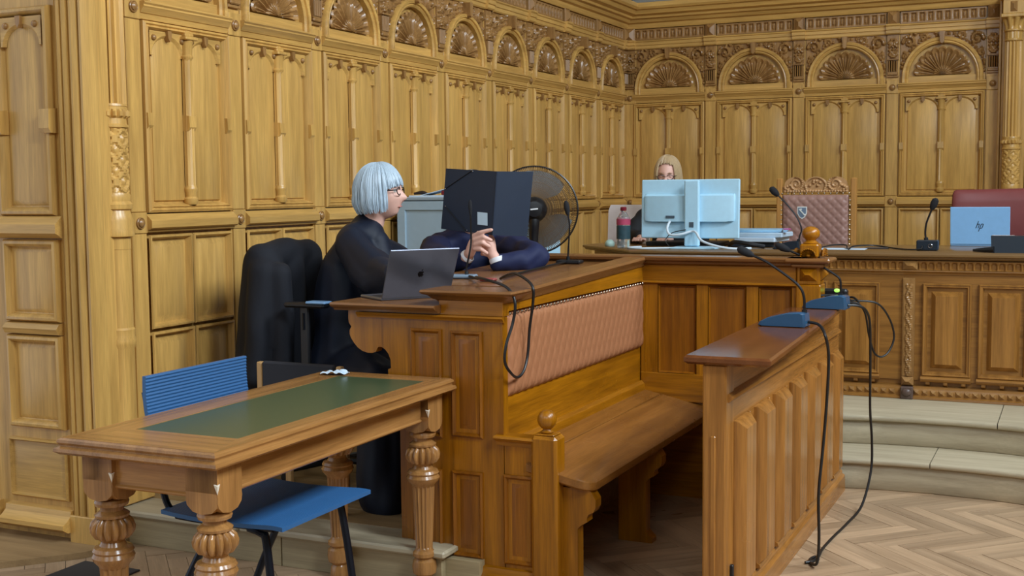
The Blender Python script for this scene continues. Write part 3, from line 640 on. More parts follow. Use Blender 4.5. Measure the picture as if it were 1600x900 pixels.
for i in range(44): nail.sphere((-2.026, F+.065+.0375*i, 1.107), .0068, 8, 4, (.7, 1, 1))
part('nail_heads', nail, BRASS, pw, kind='stuff')
sup = [(-1.83, .44), (-1.68, .44), (-1.655, .40), (-1.655, .37), (-1.665, .35), (-1.685, .34), (-1.692, .325), (-1.69, .31), (-1.715, .295), (-1.73, .28), (-1.73, .05), (-1.70, .02), (-1.70, 0), (-1.86, 0), (-1.86, .44)]
for y in (F+.03, 5.1): part('support', MB().prism(sup, y, y+.06, 'y'), D(), pw, 20)
# ---- cross partition between dock and barrier
Yp = 5.95
pt = thing('oak_partition', 'oak panelled partition between the bench and the judges bench, with finial post', 'partition', (-1.7, Yp+.03, 0))
part('frame', MB().box(-2.06, -1.24, Yp+.004, Yp+.05, 0, 1.22).box(-2.78, -2.06, Yp+.004, Yp+.05, .165, 1.22), D('x'), pt)
for x0, x1 in ((-2.04, -2.018), (-1.948-.07, -1.948), (-1.744, -1.684), (-1.488, -1.426), (-1.262, -1.24)): part('stile', MB().box(x0, x1, Yp-.012, Yp+.01, .60, 1.11, .002), D(), pt)
part('bottom_rail', MB().box(-2.04, -1.24, Yp-.016, Yp+.01, .5, .645, .003), D('x'), pt)
part('top_rail', MB().box(-2.04, -1.24, Yp-.014, Yp+.01, 1.12, 1.205, .003), D('x'), pt)
part('bead', MB().prism([(Yp, 1.125), (Yp-.022, 1.122), (Yp-.028, 1.113), (Yp-.018, 1.105), (Yp, 1.1)], -2.04, -1.24, 'x'), D('x'), pt)
for x0, x1 in ((-1.944, -1.748), (-1.68, -1.492), (-1.422, -1.266)):
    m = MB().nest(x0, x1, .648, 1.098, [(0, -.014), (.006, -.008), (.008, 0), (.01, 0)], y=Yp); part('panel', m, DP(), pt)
part('cap', MB().prism([(Yp+.08, 1.205), (Yp-.018, 1.205), (Yp-.028, 1.212), (Yp-.03, 1.222), (Yp-.055, 1.23), (Yp-.06, 1.243), (Yp-.055, 1.25), (Yp+.08, 1.25)], -2.78, -1.2, 'x'), T(), pt)
nx, ny = -1.18, Yp+.03
part('post', MB().box(nx-.06, nx+.06, ny-.06, ny+.06, 0, 1.12, .006).box(nx-.055, nx+.055, ny-.055, ny+.055, 1.12, 1.21, .004), D(), pt)
m = MB(); 
for a in (0, PI/2, PI, -PI/2):
    q = MB().nest(-.045, .045, 1.135, 1.205, [(0, 0), (.004, -.006), (.034, -.036)], y=-.05); m.join(q, rotm((nx, ny, 0), a))
part('diamond_block', m, D(), pt)
part('post_cap', MB().box(nx-.08, nx+.08, ny-.08, ny+.08, 1.205, 1.225, .006).box(nx-.11, nx+.11, ny-.1, ny+.1, 1.225, 1.25, .009), T(), pt)
part('finial_block', MB().box(nx-.045, nx+.045, ny-.045, ny+.045, 1.25, 1.318, .008), D(), pt)
m = MB(); s_ = MB(); shell(s_, .04)
for a in (0, PI/2, PI, -PI/2): m.join(MB().join(s_, Matrix.Translation((0, -.0455, 1.258))), rotm((nx, ny, 0), a))
part('shell_carving', m, D(), pt, 30)
part('ball_finial', MB().lathe([(.034, 1.316), (.038, 1.322), (.03, 1.328), (.024, 1.335), (.028, 1.34), (.03, 1.343), (.04, 1.352), (.044, 1.365), (.0415, 1.38), (.032, 1.392), (.018, 1.4), (.001, 1.403)], 28, (nx, ny, 0)), D(), pt)
# ---- barrier on the right
XB = -1.11
br = thing('oak_barrier', 'low oak barrier with raised rib panels and glossy sloping-edged shelf top', 'barrier', (-1.15, 5.2, 0))
part('body', MB().box(-1.185, XB, 4.17, 6.38, .0, .975), B('y'), br)
part('corner_post', MB().box(-1.19, -1.104, 4.13, 4.24, 0, .975, .006).box(-1.16, -1.14, 4.122, 4.14, .03, .72, .004), B(), br)
part('moulding_strip', MB().prism([(XB, .872), (XB+.02, .86), (XB+.024, .85), (XB+.01, .838), (XB, .834)], 4.16, 6.32, 'y'), B('y'), br)
for yc in (4.345, 4.66, 4.975, 5.29, 5.605, 5.92, 6.22):
    w2 = .1 if yc < 6.2 else .08
    m = MB(); q = MB().nest(-w2, w2, .13, .755, [(0, 0), (0, -.012), (.004, -.02), (.03, -.046)]); m.join(q, Matrix.Translation((XB, yc, 0)) @ Matrix.Rotation(PI/2, 4, 'Z'))
    part('rib_panel', m, B(), br)
    part('bead_strip', MB().box(XB, XB+.01, yc+w2+.022, yc+w2+.036, .13, .755, .002), B(), br)
    part('sill', MB().prism([(XB, .152), (XB+.026, .135), (XB+.03, .122), (XB, .118)], yc-w2, yc+w2, 'y'), B('y'), br)
part('base_moulding', MB().prism([(XB-.001, .115), (XB+.012, .112), (XB+.02, .1), (XB+.02, .09), (XB+.034, .08), (XB+.036, 0), (XB-.001, 0)], 4.17, 6.42, 'y'), B('y'), br)
m = MB()
pr = [(.035, .972), (.012, .976), (0, .986), (0, 1.0), (.008, 1.008)]
m.loft([[(-1.25+i, 4.1+i, z), (-.94-i, 4.1+i, z), (-1.045-i, 6.22, z), (-1.28+i, 6.22, z)] for i, z in pr])
part('shelf_top', m, wood('shelf_oak', (112, 66, 36), 'y', .14, .2, .02), br)
part('floor_bolt', MB().tube([(-1.098, 4.2, .02), (-1.098, 4.2, .2)], .007, 8, False).box(-1.108, -1.092, 4.19, 4.21, .18, .24, .003), BLACKP, br, label='black iron floor bolt')
# ---- judges' bench
YJ = 7.5; ZF = .33
jb = thing('judges_bench', 'long carved oak judges bench with fluted frieze on the stepped platform', 'bench', (-.9, 8.0, ZF))
m = MB().loft([[(x, y, z) for x, y in ((-2.62-o*.6, YJ-.05-o), (3.43, YJ-.05-o), (3.43, 8.55), (-3.15, 8.55), (-3.2-o, 8.1-o*.4))] for z, o in ((1.155, -.03), (1.163, 0), (1.168, .005), (1.172, 0.005), (1.18, .02), (1.19, .02), (1.195, .012))])
part('desk_top', m, wood('judge_top_oak', (124, 94, 58), 'x', .22, .2, .02), jb)
part('body', MB().box(-2.6, 3.42, YJ+.004, YJ+.1, ZF, 1.16), J('x'), jb)
part('side_board', MB().loft([[(x, y, z) for x, y in ((-2.6, YJ+.01), (-2.56, YJ+.05), (-3.11, 8.2), (-3.15, 8.15))] for z in (ZF, 1.16)]), J('x'), jb)
part('fluted_frieze', None or (lambda m: (m.hfield(-2.6, 2.0, 1.098, 1.152, 1380, 8, lambda X, Z: .028-.014*np.clip((np.minimum(np.abs(((X+2.6)/.043) % 1-.5)*-.043+.0165, .0165-np.hypot((((X+2.6)/.043) % 1-.5)*.043, np.maximum(0, Z-1.128)))-.0)/.004, 0, 1)*(Z > 1.104)), m)[1])(MB()).xf(Matrix.Translation((0, YJ, 0))), J('x'), jb, 50)
part('frieze_moulding', MB().prism([(YJ, 1.098), (YJ-.034, 1.096), (YJ-.036, 1.09), (YJ-.022, 1.082), (YJ-.016, 1.07), (YJ, 1.066)], -2.6, 3.42, 'x'), J('x'), jb)
part('stile_field', MB().box(-2.6, 3.42, YJ-.01, YJ+.01, .44, 1.07), J('x'), jb)
def jpanel(m, hw):
    m.nest(-hw, hw, .47, 1.02, [(0, -.01), (0, -.03), (.006, -.036), (.014, -.03), (.02, -.03), (.026, -.014), (.03, .006), (.034, .006), (.074, -.042), (.077, -.042)])
def jcarve(m):
    pts = []
    for k in range(44):
        z = .47+.0125*k; pts.append((.012*math.sin(k*.62), z, .009)); pts.append((-.012*math.sin(k*.62), z, .007))
        if k % 5 == 2: pts.append((.0, z, .007))
    m.box(-.034, .034, -.03, 0, .46, 1.05); m.hfield(-.028, .028, .465, 1.045, 14, 130, carve(pts, 1.2, .034))
for xs in (-.895, -1.72, -2.545, -.07, .755, 1.58):
    o = P(jb, 'carved_stile', 'jst', jcarve, C(), (xs+.9, YJ-8.0, -ZF))
    P(jb, 'diamond_block', 'jdm', lambda m: m.nest(-.034, .034, .41, .46, [(0, 0), (0, -.038), (.026, -.064)]), C(), (xs+.9, YJ-8.0, -ZF))
    P(jb, 'frieze_diamond', 'jdf', lambda m: m.nest(-.042, .042, 1.098, 1.152, [(0, 0), (0, -.03), (.027, -.058)]), C(), (xs+.9+.005, YJ-8.0, -ZF))
    P(jb, 'base_boss', 'jbb', lambda m: (m.box(-.036, .036, -.07, 0, .33, .405, .006), m.sphere((0, -.072, .372), .024, 12, 8, (1.2, .7, 1))), plain('dark_carved_wood', (92, 74, 66), .35), (xs+.9, YJ-8.0, -ZF))
    for q in (.213, .523):
        X = xs+q
        o2 = P(jb, 'panel', 'jpn', lambda m: jpanel(m, .135), J(), (X+.9, YJ-8.0, -ZF))
        P(jb, 'panel_sill', 'jsl', lambda m: m.prism([(0, .47), (-.03, .468), (-.045, .455), (-.04, .445), (-.03, .435), (0, .432)], -.14, .14), J('x'), (X+.9, YJ-8.0, -ZF))
        for e in (-.1, 0, .1): P(jb, 'bracket', 'jbk', lambda m: m.prism([(0, .435), (-.03, .435), (-.026, .42), (-.012, .412), (0, .405)], -.012, .012), J(), (X+.9+e, YJ-8.0, -ZF))
part('base_moulding', MB().prism([(YJ, .408), (YJ-.03, .405), (YJ-.036, .396), (YJ-.04, .39), (YJ-.04, .352), (YJ-.055, .345), (YJ-.058, .332), (YJ, .332)], -2.6, 3.42, 'x'), J('x'), jb)
x = -1.5
while x < .55:
    if min(abs(x-xx) for xx in (-.895, -.07)) > .05: P(jb, 'pyramid_stud', 'jps', lambda m: m.nest(-.017, .017, .356, .386, [(0, 0), (.015, -.016)], y=-.04), C(), (x+.9, YJ-8.0, -ZF))
    x += .047
# ================================================================== PEOPLE
SKIN = plain('skin', (212, 158, 138), .5, 0, .05, 40); SKINP = plain('pale_skin', (226, 178, 160), .5, 0, .05, 40)
def capsule(m, p0, r0, p1, r1, seg=14):
    p0, p1 = Vector(p0), Vector(p1); d = p1-p0; L = d.length
    if L < 1e-5: return m.sphere(p0, r0, seg, 10)
    t = d/L; a = t.orthogonal().normalized(); b = t.cross(a); rings = []
    for k in range(1, 5): th = PI/2*k/4; rings.append((p0-t*r0*math.cos(th), r0*math.sin(th)))
    rings.append(((p0+p1)/2, (r0+r1)/2))
    for k in range(5): th = PI/2*k/5; rings.append((p1+t*r1*math.sin(th), r1*math.cos(th)))
    R = [[tuple(c+(a*math.cos(2*PI*i/seg)+b*math.sin(2*PI*i/seg))*max(r, 1e-4)) for i in range(seg)] for c, r in rings]
    return m.loft(R)
def chain(m, pts):
    for (p0, r0), (p1, r1) in zip(pts, pts[1:]): capsule(m, p0, r0, p1, r1)
    return m
def fuse(name, mb, mat, parent, org, voxel=.01, smooth=5, fold=0, fs=22, dirv=(1, 1, .25)):
    me = to_mesh(name, mb, mat, False, org)
    o = bpy.data.objects.new(name, me); COL.objects.link(o)
    md = o.modifiers.new('r', 'REMESH'); md.mode = 'VOXEL'; md.voxel_size = voxel
    if smooth: ms = o.modifiers.new('s', 'SMOOTH'); ms.iterations = smooth; ms.factor = .5
    bpy.context.view_layer.update()
    ev = o.evaluated_get(bpy.context.evaluated_depsgraph_get()); me2 = bpy.data.meshes.new_from_object(ev)
    o.modifiers.clear(); o.data = me2; bpy.data.meshes.remove(me); me2.name = name
    n = len(me2.vertices); co = np.empty(n*3); me2.vertices.foreach_get('co', co); co = co.reshape(-1, 3)
    if fold:
        no = np.empty(n*3); me2.vertex_normals.foreach_get('vector', no); no = no.reshape(-1, 3)
        q = co*np.array(dirv)*fs; x, y, z = q.T
        h = np.sin(x*1.1+2.1*np.sin(z*.9+y*.6)+.3)+.7*np.sin(y*1.7+1.6*np.sin(x*.7+z*1.3))+.45*np.sin((x+y)*2.6+2*np.sin(z*1.9))
        co = co+no*(h*fold)[:, None]; me2.vertices.foreach_set('co', co.ravel())
    me2.polygons.foreach_set('use_smooth', [True]*len(me2.polygons)); me2.update()
    if not me2.materials: me2.materials.append(mat)
    if parent: o.parent = parent
    else: o.location = org
    ORG[o] = org; return o
def g2(x, z, cx, cz, sx, sz): return math.exp(-((x-cx)/sx)**2-((z-cz)/sz)**2)
def head_mb(M, fem=1):         # local: face towards -Y, centre of the skull at the origin
    m = MB(); ns, nr = 56, 44; vs = []
    for j in range(nr+1):
        ph = PI*j/nr
        for i in range(ns):
            th = 2*PI*i/ns; x = .076*math.sin(ph)*math.cos(th); y = .096*math.sin(ph)*math.sin(th); z = -.122*math.cos(ph)
            t = max(0, -z/.122); 
            x *= 1-.30*t**1.6; 
            if y > 0: y *= 1-.42*t**1.3
            else: y = y*(1+.10*t)-.012*t**2*math.sin(ph)
            if y < 0:
                f = 0
                f += .027*g2(x, z, 0, -.030, .013, .015)+.014*g2(x, z, 0, -.006, .009, .03)
                f += .004*g2(x, z, 0, .034, .05, .012)
                f -= .010*(g2(x, z, .031, .006, .018, .013)+g2(x, z, -.031, .006, .018, .013))
                f += .006*(g2(x, z, .042, -.028, .02, .018)+g2(x, z, -.042, -.028, .02, .018))
                f += .003*g2(x, z, 0, -.060, .020, .007)+.003*g2(x, z, 0, -.074, .016, .006)-.003*g2(x, z, 0, -.068, .025, .003)
                f += .008*g2(x, z, 0, -.1, .022, .014)
                y -= f
            vs.append((x, y, z))
    fs = []
    for j in range(nr):
        for i in range(ns): fs.append((j*ns+i, j*ns+(i+1) % ns, (j+1)*ns+(i+1) % ns, (j+1)*ns+i))
    m.add(vs, fs)
    for s in (-1, 1):
        m.sphere((s*.076, .012, -.012), .02, 10, 8, (.4, .75, 1.35))
    return m.xf(M)
EYEW = plain('eye_white', (225, 222, 216), .2); IRIS = plain('iris', (58, 66, 74), .2); LIP = plain('lips', (196, 128, 120), .4)
def face_parts(p, M, brow, glasses=None, lens=.021, closed=False):
    for s in (-1, 1):
        e = part('eye', MB().sphere((s*.031, -.073, .006), .0125, 14, 10).xf(M), EYEW if not closed else SKINP, p)
        if not closed: part('iris', MB().sphere((s*.031, -.0825, .005), .0052, 10, 8, (1, .6, 1)).xf(M), IRIS, e)
        part('eyebrow', MB().tube([(s*.016, -.094, .027), (s*.03, -.093, .033), (s*.047, -.082, .028)], [.0018, .003, .0012], 6).xf(M), brow, p)
    part('lips', MB().tube([(-.02, -.086, -.068), (-.008, -.0935, -.067), (.008, -.0935, -.067), (.02, -.086, -.068)], [.001, .0032, .0032, .001], 8).xf(M), LIP, p)
    if glasses:
        g = MB()
        for s in (-1, 1):
            pts = [(s*.032+.025*math.cos(a)*(1 if abs(math.cos(a)) > .1 else 1), -.101+.006*abs(math.cos(a)), .003+lens*.82*math.sin(a)) for a in [2*PI*k/16 for k in range(17)]]
            g.tube(pts, .0024, 6); g.tube([(s*.057, -.094, .009), (s*.072, -.07, .008), (s*.079, .0, .006), (s*.078, .02, -.004)], .0024, 6)
        g.tube([(-.008, -.105, .009), (0, -.108, .012), (.008, -.105, .009)], .0015, 6)
        part('glasses', g.xf(M), glasses, p)
def hair_mb(M, hem=-.085, face=1.05, vol=1.0, back=.0, part_=0, fringe=.055):
    m = MB(); na, nz = 160, 34; vs = {}; V = []; F = []
    def rad(a, z):
        zt = .142
        if z > -.005: q = max(0, 1-((z+.005)/(zt+.005))**2)**.5
        else: q = 1+.04*min(1, (-z)/.04)-.10*max(0, (-z-.045)/.05)
        x = .093*vol*q*math.cos(a); y = (.112 if math.sin(a) > 0 else .104)*vol*q*math.sin(a)+.006
        if z < -.05 and back: y -= back*(-.05-z) if math.sin(a) > 0 else 0
        s = 1+.010*math.sin(a*23+3*math.sin(a*5)+2.2*math.sin(z*30))+.012*math.sin(a*9+2*math.sin(a*3)+z*16)
        return x*s, y*s
    zs = []
    for j in range(nz+1):
        t = j/nz; zs.append(t)
    for layer in (0, 1):
        for j, t in enumerate(zs):
            for i in range(na):
                a = 2*PI*i/na; hm = hem+.008*math.sin(a*19)+.006*math.sin(a*41)
                z = .142-(.142-hm)*(1-math.cos(t*PI/2))**.9 if t < .5 else .142-(.142-hm)*(1-math.cos(t*PI/2))**.9
                x, y = rad(a, z); k = 1 if layer == 0 else .86
                V.append((x*k, y*k, z*(1 if layer == 0 else .97)))
    def ok(i, j):
        a = 2*PI*(i+.5)/na; d = abs(((a+PI/2+PI) % (2*PI))-PI)          # angle from the face direction (-Y)
        z = V[j*na+i][2]; 
        return not (d < face and z < fringe-.02*(d/face) )
    keep = [[ok(i, j) for i in range(na)] for j in range(nz)]; N = (nz+1)*na
    for j in range(nz):
        for i in range(na):
            if not keep[j][i]: continue
            i2 = (i+1) % na; q = (j*na+i, j*na+i2, (j+1)*na+i2, (j+1)*na+i)
            F.append(q); F.append(tuple(v+N for v in q[::-1]))
            if j == nz-1 or not keep[j+1][i]: F.append((q[2], q[3], q[3]+N, q[2]+N))
            if not keep[j][(i-1) % na]: F.append((q[3], q[0], q[0]+N, q[3]+N))
            if not keep[j][i2]: F.append((q[1], q[2], q[2]+N, q[1]+N))
    m.add(V, F)
    rnd = random.Random(5)
    for k in range(300):
        a = rnd.uniform(0, 2*PI); d = abs(((a+PI/2+PI) % (2*PI))-PI); he = hem+rnd.uniform(-.014, .016)
        if d < face: he = fringe-.02*d/face+rnd.uniform(-.012, .004)
        pts = []; dr = rnd.uniform(-.12, .12); off = rnd.uniform(1.0, 1.045)
        for j in range(9):
            t = (j+.6)/8.6; z = .14-(.14-he)*(1-math.cos(t*PI/2))**.9; aa = a+dr*t+(.10 if part_ else 0)*(1-t)*2.5
            x, y = rad(aa, z); pts.append((x*off, y*off, z*1.0+.002))
        m.tube(pts, [.003, .0055, .0055, .0045, .0012], 5)
    return m.xf(M)
def headM(c, fwd, pitch=0, sc=1.07, roll=0):
    f = Vector(fwd); a = math.atan2(f.y, f.x)+PI/2
    return Matrix.Translation(c) @ Matrix.Rotation(a, 4, 'Z') @ Matrix.Rotation(pitch, 4, 'X') @ Matrix.Rotation(roll, 4, 'Y') @ Matrix.Scale(sc, 4)
ROBE = plain('black_robe_cloth', (14, 23, 40), .6, 0, .15, 50, .1, .35); NAVY = plain('navy_jacket_cloth', (16, 26, 66), .75, 0, .15, 60, .15)
DARKC = plain('black_jacket_cloth', (15, 16, 20), .8)
# ---- the lawyer
o0 = (-3.3, 5.12, .62); HM = headM((-3.145, 5.195, 1.585), (.97, .24), -.05, 1.08)
b = MB(); head_mb(HM).v and b.join(head_mb(HM))
chain(b, [((-3.215, 5.18, 1.36), .062), ((-3.17, 5.19, 1.50), .056)])
chain(b, [((-3.31, 5.14, .78), .15), ((-3.29, 5.15, 1.1), .13), ((-3.24, 5.17, 1.32), .09)])
chain(b, [((-3.17, 5.0, 1.31), .06), ((-3.27, 5.34, 1.31), .06)])
for sh, el, wr, fi in (((-3.17, 5.0, 1.3), (-2.99, 4.88, 1.15), (-2.79, 4.71, 1.195), (-2.72, 4.66, 1.188)), ((-3.27, 5.33, 1.3), (-3.06, 5.32, 1.14), (-2.86, 5.0, 1.19), (-2.79, 4.93, 1.185))):
    chain(b, [(sh, .05), (el, .04), (wr, .028), (fi, .026)])
    fv = (Vector(fi)-Vector(wr)).normalized(); sd = fv.cross(Vector((0, 0, 1)))
    for k, ln in enumerate((.06, .068, .064, .05)):
        p = Vector(fi)+sd*(.021*(k-1.5)); chain(b, [(p, .011), (p+fv*ln*.6+Vector((0, 0, .008)), .010), (p+fv*ln+Vector((0, 0, -.012)), .0085)])
    p = Vector(fi)-fv*.03+sd*.03; chain(b, [(p, .013), (p+fv*.035+sd*.022, .011), (p+fv*.06+sd*.025, .009)])
chain(b, [((-3.3, 5.05, .72), .09), ((-2.93, 4.85, .70), .07), ((-2.85, 4.75, .26), .05), ((-2.75, 4.68, .205), .04)]); chain(b, [((-3.3, 5.2, .72), .09), ((-2.9, 5.1, .70), .07), ((-2.85, 5.0, .26), .05), ((-2.75, 4.95, .205), .04)])
law = fuse('person', b, SKINP, None, o0, .0062, 2); tag(law, 'seated person with grey bob, glasses and black robe in profile, hands at the laptop', 'person')
face_parts(law, HM, plain('grey_brow', (150, 140, 135), .7), plain('dark_glasses_frame', (34, 28, 30), .3))
def hairmat(key, c, c2):
    m = plain(key, c, .42, 0, .22, 90); nt = m.node_tree
    mp = nt.nodes.new('ShaderNodeMapping'); mp.inputs['Scale'].default_value = (3, 3, .35)
    tc = [n for n in nt.nodes if n.type == 'TEX_COORD'][0]; nz = [n for n in nt.nodes if n.type == 'TEX_NOISE'][0]
    nt.links.new(tc.outputs['Object'], mp.inputs[0]); nt.links.new(mp.outputs[0], nz.inputs['Vector'])
    mx = [n for n in nt.nodes if n.type == 'MIX'][0]; mx.inputs['A'].default_value = lin(c2); mx.inputs['B'].default_value = lin(c)
    return m
part('hair', hair_mb(HM, -.083, 1.02, 1.06, .15, fringe=.04), hairmat('grey_hair', (196, 216, 230), (138, 154, 168)), law, 70)
b = MB()
chain(b, [((-3.31, 5.13, .74), .21), ((-3.31, 5.14, .98), .185), ((-3.30, 5.15, 1.16), .175), ((-3.27, 5.165, 1.33), .125), ((-3.235, 5.175, 1.415), .078)])
chain(b, [((-3.2, 5.02, 1.345), .08), ((-3.23, 5.17, 1.37), .1), ((-3.28, 5.33, 1.34), .08)])
chain(b, [((-3.18, 5.0, 1.33), .09), ((-3.05, 4.93, 1.22), .115), ((-2.97, 4.87, 1.18), .105), ((-2.82, 4.73, 1.21), .055)]); chain(b, [((-3.14, 5.12, 1.2), .13), ((-3.17, 5.14, 1.31), .09)]); chain(b, [((-3.27, 5.33, 1.3), .088), ((-3.05, 5.32, 1.17), .1), ((-2.9, 5.05, 1.19), .06)])
chain(b, [((-3.25, 5.05, .70), .16), ((-2.95, 4.82, .69), .12), ((-2.82, 4.66, .55), .115), ((-2.80, 4.62, .22), .12)]); chain(b, [((-3.25, 5.2, .70), .16), ((-2.95, 5.05, .69), .12), ((-2.86, 4.9, .24), .12)])
rb = fuse('robe', b, ROBE, law, o0, .011, 4, .010, 13, (1, 1, .4))
cl = MB().tube([(-3.20, 5.09, 1.385), (-3.14, 5.12, 1.33), (-3.08, 5.16, 1.26), (-3.05, 5.2, 1.18)], .011, 8); part('robe_facing', cl, plain('robe_facing', (8, 10, 14), .3), rb)
# ---- the defendant behind the folder
o0 = (-3.05, 5.9, .62); HM = headM((-2.885, 5.70, 1.555), (.45, -.85), .12, 1.02)
b = MB().join(head_mb(HM)); chain(b, [((-2.96, 5.82, 1.34), .062), ((-2.90, 5.74, 1.47), .058)])
chain(b, [((-3.06, 5.93, .78), .15), ((-3.02, 5.88, 1.1), .14), ((-2.97, 5.83, 1.3), .09)])
chain(b, [((-3.1, 5.7, 1.3), .06), ((-2.82, 5.92, 1.3), .06)])
chain(b, [((-3.1, 5.69, 1.29), .052), ((-2.93, 5.42, 1.215), .042), ((-2.745, 5.33, 1.255), .03), ((-2.70, 5.292, 1.29), .026), ((-2.675, 5.282, 1.335), .027)])
chain(b, [((-2.82, 5.91, 1.29), .052), ((-2.45, 5.52, 1.235), .042), ((-2.572, 5.345, 1.235), .03), ((-2.598, 5.325, 1.285), .027), ((-2.604, 5.32, 1.325), .024)])
for f in ([(-2.668, 5.265, 1.370), (-2.616, 5.247, 1.391), (-2.562, 5.25, 1.403)], [(-2.657, 5.257, 1.352), (-2.597, 5.240, 1.368), (-2.570, 5.262, 1.352)], [(-2.652, 5.254, 1.331), (-2.602, 5.236, 1.341), (-2.578, 5.258, 1.322)], [(-2.654, 5.256, 1.309), (-2.614, 5.242, 1.309), (-2.592, 5.258, 1.290)]):
    chain(b, [(f[0], .0125), (f[1], .0112), (f[2], .0092)])
chain(b, [((-2.70, 5.29, 1.31), .017), ((-2.685, 5.30, 1.36), .014), ((-2.65, 5.325, 1.40), .011)])
for k in range(4): chain(b, [((-2.60-.002*k, 5.31+.006*k, 1.335-.02*k), .012), ((-2.635, 5.30+.004*k, 1.35-.022*k), .011), ((-2.655, 5.32+.004*k, 1.34-.02*k), .009)])
chain(b, [((-2.59, 5.33, 1.30), .015), ((-2.60, 5.345, 1.35), .012), ((-2.62, 5.345, 1.385), .010)])
chain(b, [((-3.05, 5.85, .70), .09), ((-2.92, 5.42, .70), .07), ((-2.90, 5.38, .26), .05), ((-2.88, 5.28, .205), .04)]); chain(b, [((-2.98, 5.98, .70), .09), ((-2.86, 5.62, .70), .07), ((-2.86, 5.56, .26), .05), ((-2.84, 5.46, .205), .04)])
dfn = fuse('person', b, SKINP, None, o0, .0045, 2); tag(dfn, 'seated person in navy jacket hiding the face behind an open black folder', 'person')
face_parts(dfn, HM, plain('brown_brow', (70, 52, 40), .7))
part('hair', hair_mb(HM, -.03, 1.15, .98, fringe=.075), hairmat('brown_hair', (72, 54, 42), (40, 30, 24)), dfn, 70)
b = MB()
chain(b, [((-3.06, 5.93, .74), .19), ((-3.03, 5.89, 1.0), .175), ((-3.01, 5.87, 1.2), .165), ((-2.98, 5.84, 1.33), .085)])
chain(b, [((-3.11, 5.71, 1.285), .085), ((-2.97, 5.83, 1.32), .105), ((-2.83, 5.93, 1.285), .085)])
chain(b, [((-3.11, 5.69, 1.28), .09), ((-3.0, 5.5, 1.24), .085), ((-2.92, 5.41, 1.225), .08), ((-2.755, 5.335, 1.25), .045)])
chain(b, [((-2.82, 5.91, 1.28), .09), ((-2.6, 5.68, 1.27), .08), ((-2.46, 5.53, 1.255), .068), ((-2.49, 5.44, 1.24), .062), ((-2.57, 5.355, 1.232), .042)])
fuse('jacket', b, NAVY, dfn, o0, .0095, 3, .006, 18, (1, 1, 1))
b = MB(); chain(b, [((-3.05, 5.85, .70), .14), ((-2.92, 5.44, .70), .1), ((-2.90, 5.38, .28), .08)]); chain(b, [((-2.98, 5.98, .70), .14), ((-2.86, 5.64, .70), .1), ((-2.86, 5.56, .28), .08)])
fuse('trousers', b, DARKC, dfn, o0, .012, 4, .002)
CUFF = plain('white_cuff', (222, 222, 226), .7)
part('cuff', MB().lathe([(.035, -.012), (.037, 0), (.035, .012), (.03, .012), (.03, -.012)], 18).xf(Matrix.Translation((-2.578, 5.338, 1.252)) @ Matrix.Rotation(-.35, 4, 'Y')), CUFF, dfn, label='white shirt cuff')
part('cuff', MB().lathe([(.034, -.012), (.036, 0), (.034, .012), (.03, .012), (.03, -.012)], 18).xf(Matrix.Translation((-2.728, 5.316, 1.268)) @ Matrix.Rotation(.9, 4, 'Y')), CUFF, dfn, label='white shirt cuff')
# ---- the clerk behind the monitor
o0 = (-2.74, 8.7, .78); HM = headM((-2.745, 8.6, 1.69), (.12, -1), .22, 1.03)
b = MB().join(head_mb(HM)); chain(b, [((-2.745, 8.7, 1.44), .06), ((-2.745, 8.64, 1.6), .055)]); chain(b, [((-2.74, 8.72, .95), .15), ((-2.74, 8.7, 1.3), .12)]); chain(b, [((-2.93, 8.68, 1.38), .055), ((-2.56, 8.68, 1.38), .055)])
for s in (-1, 1):
    chain(b, [((-2.745+s*.19, 8.68, 1.37), .05), ((-2.745+s*.25, 8.5, 1.22), .04), ((-2.745+s*.12, 8.32, 1.235), .028), ((-2.745+s*.09, 8.25, 1.23), .026)])
    for k in range(4): p = Vector((-2.745+s*.09+.02*(k-1.5), 8.23, 1.23)); chain(b, [(p, .011), (p+Vector((0, -.04, .008)), .010), (p+Vector((0, -.07, -.008)), .008)])
    chain(b, [((-2.745+s*.06, 8.25, 1.228), .013), ((-2.745+s*.045, 8.21, 1.225), .010)])
    chain(b, [((-2.745+s*.09, 8.68, .86), .09), ((-2.745+s*.1, 8.66, .84), .08), ((-2.745+s*.1, 8.62, .43), .05), ((-2.745+s*.1, 8.6, .375), .04)])
clk = fuse('person', b, SKINP, None, o0, .0075, 2); tag(clk, 'blonde person with glasses looking down behind the large white monitor', 'person')
face_parts(clk, HM, plain('blond_brow', (150, 118, 84), .7), plain('dark_glasses_frame', (34, 28, 30), .3), closed=True)
part('hair', hair_mb(HM, -.15, .78, 1.0, fringe=.108), hairmat('blond_hair', (214, 190, 150), (158, 128, 92)), clk, 70)
b = MB(); chain(b, [((-2.74, 8.72, .92), .18), ((-2.74, 8.7, 1.2), .16), ((-2.74, 8.7, 1.38), .1)]); chain(b, [((-2.95, 8.68, 1.37), .075), ((-2.745, 8.7, 1.41), .1), ((-2.54, 8.68, 1.37), .075)])
for s in (-1, 1): chain(b, [((-2.745+s*.2, 8.68, 1.36), .08), ((-2.745+s*.27, 8.5, 1.23), .07), ((-2.745+s*.13, 8.34, 1.24), .045)])
fuse('jacket', b, DARKC, clk, o0, .013, 4, .003)
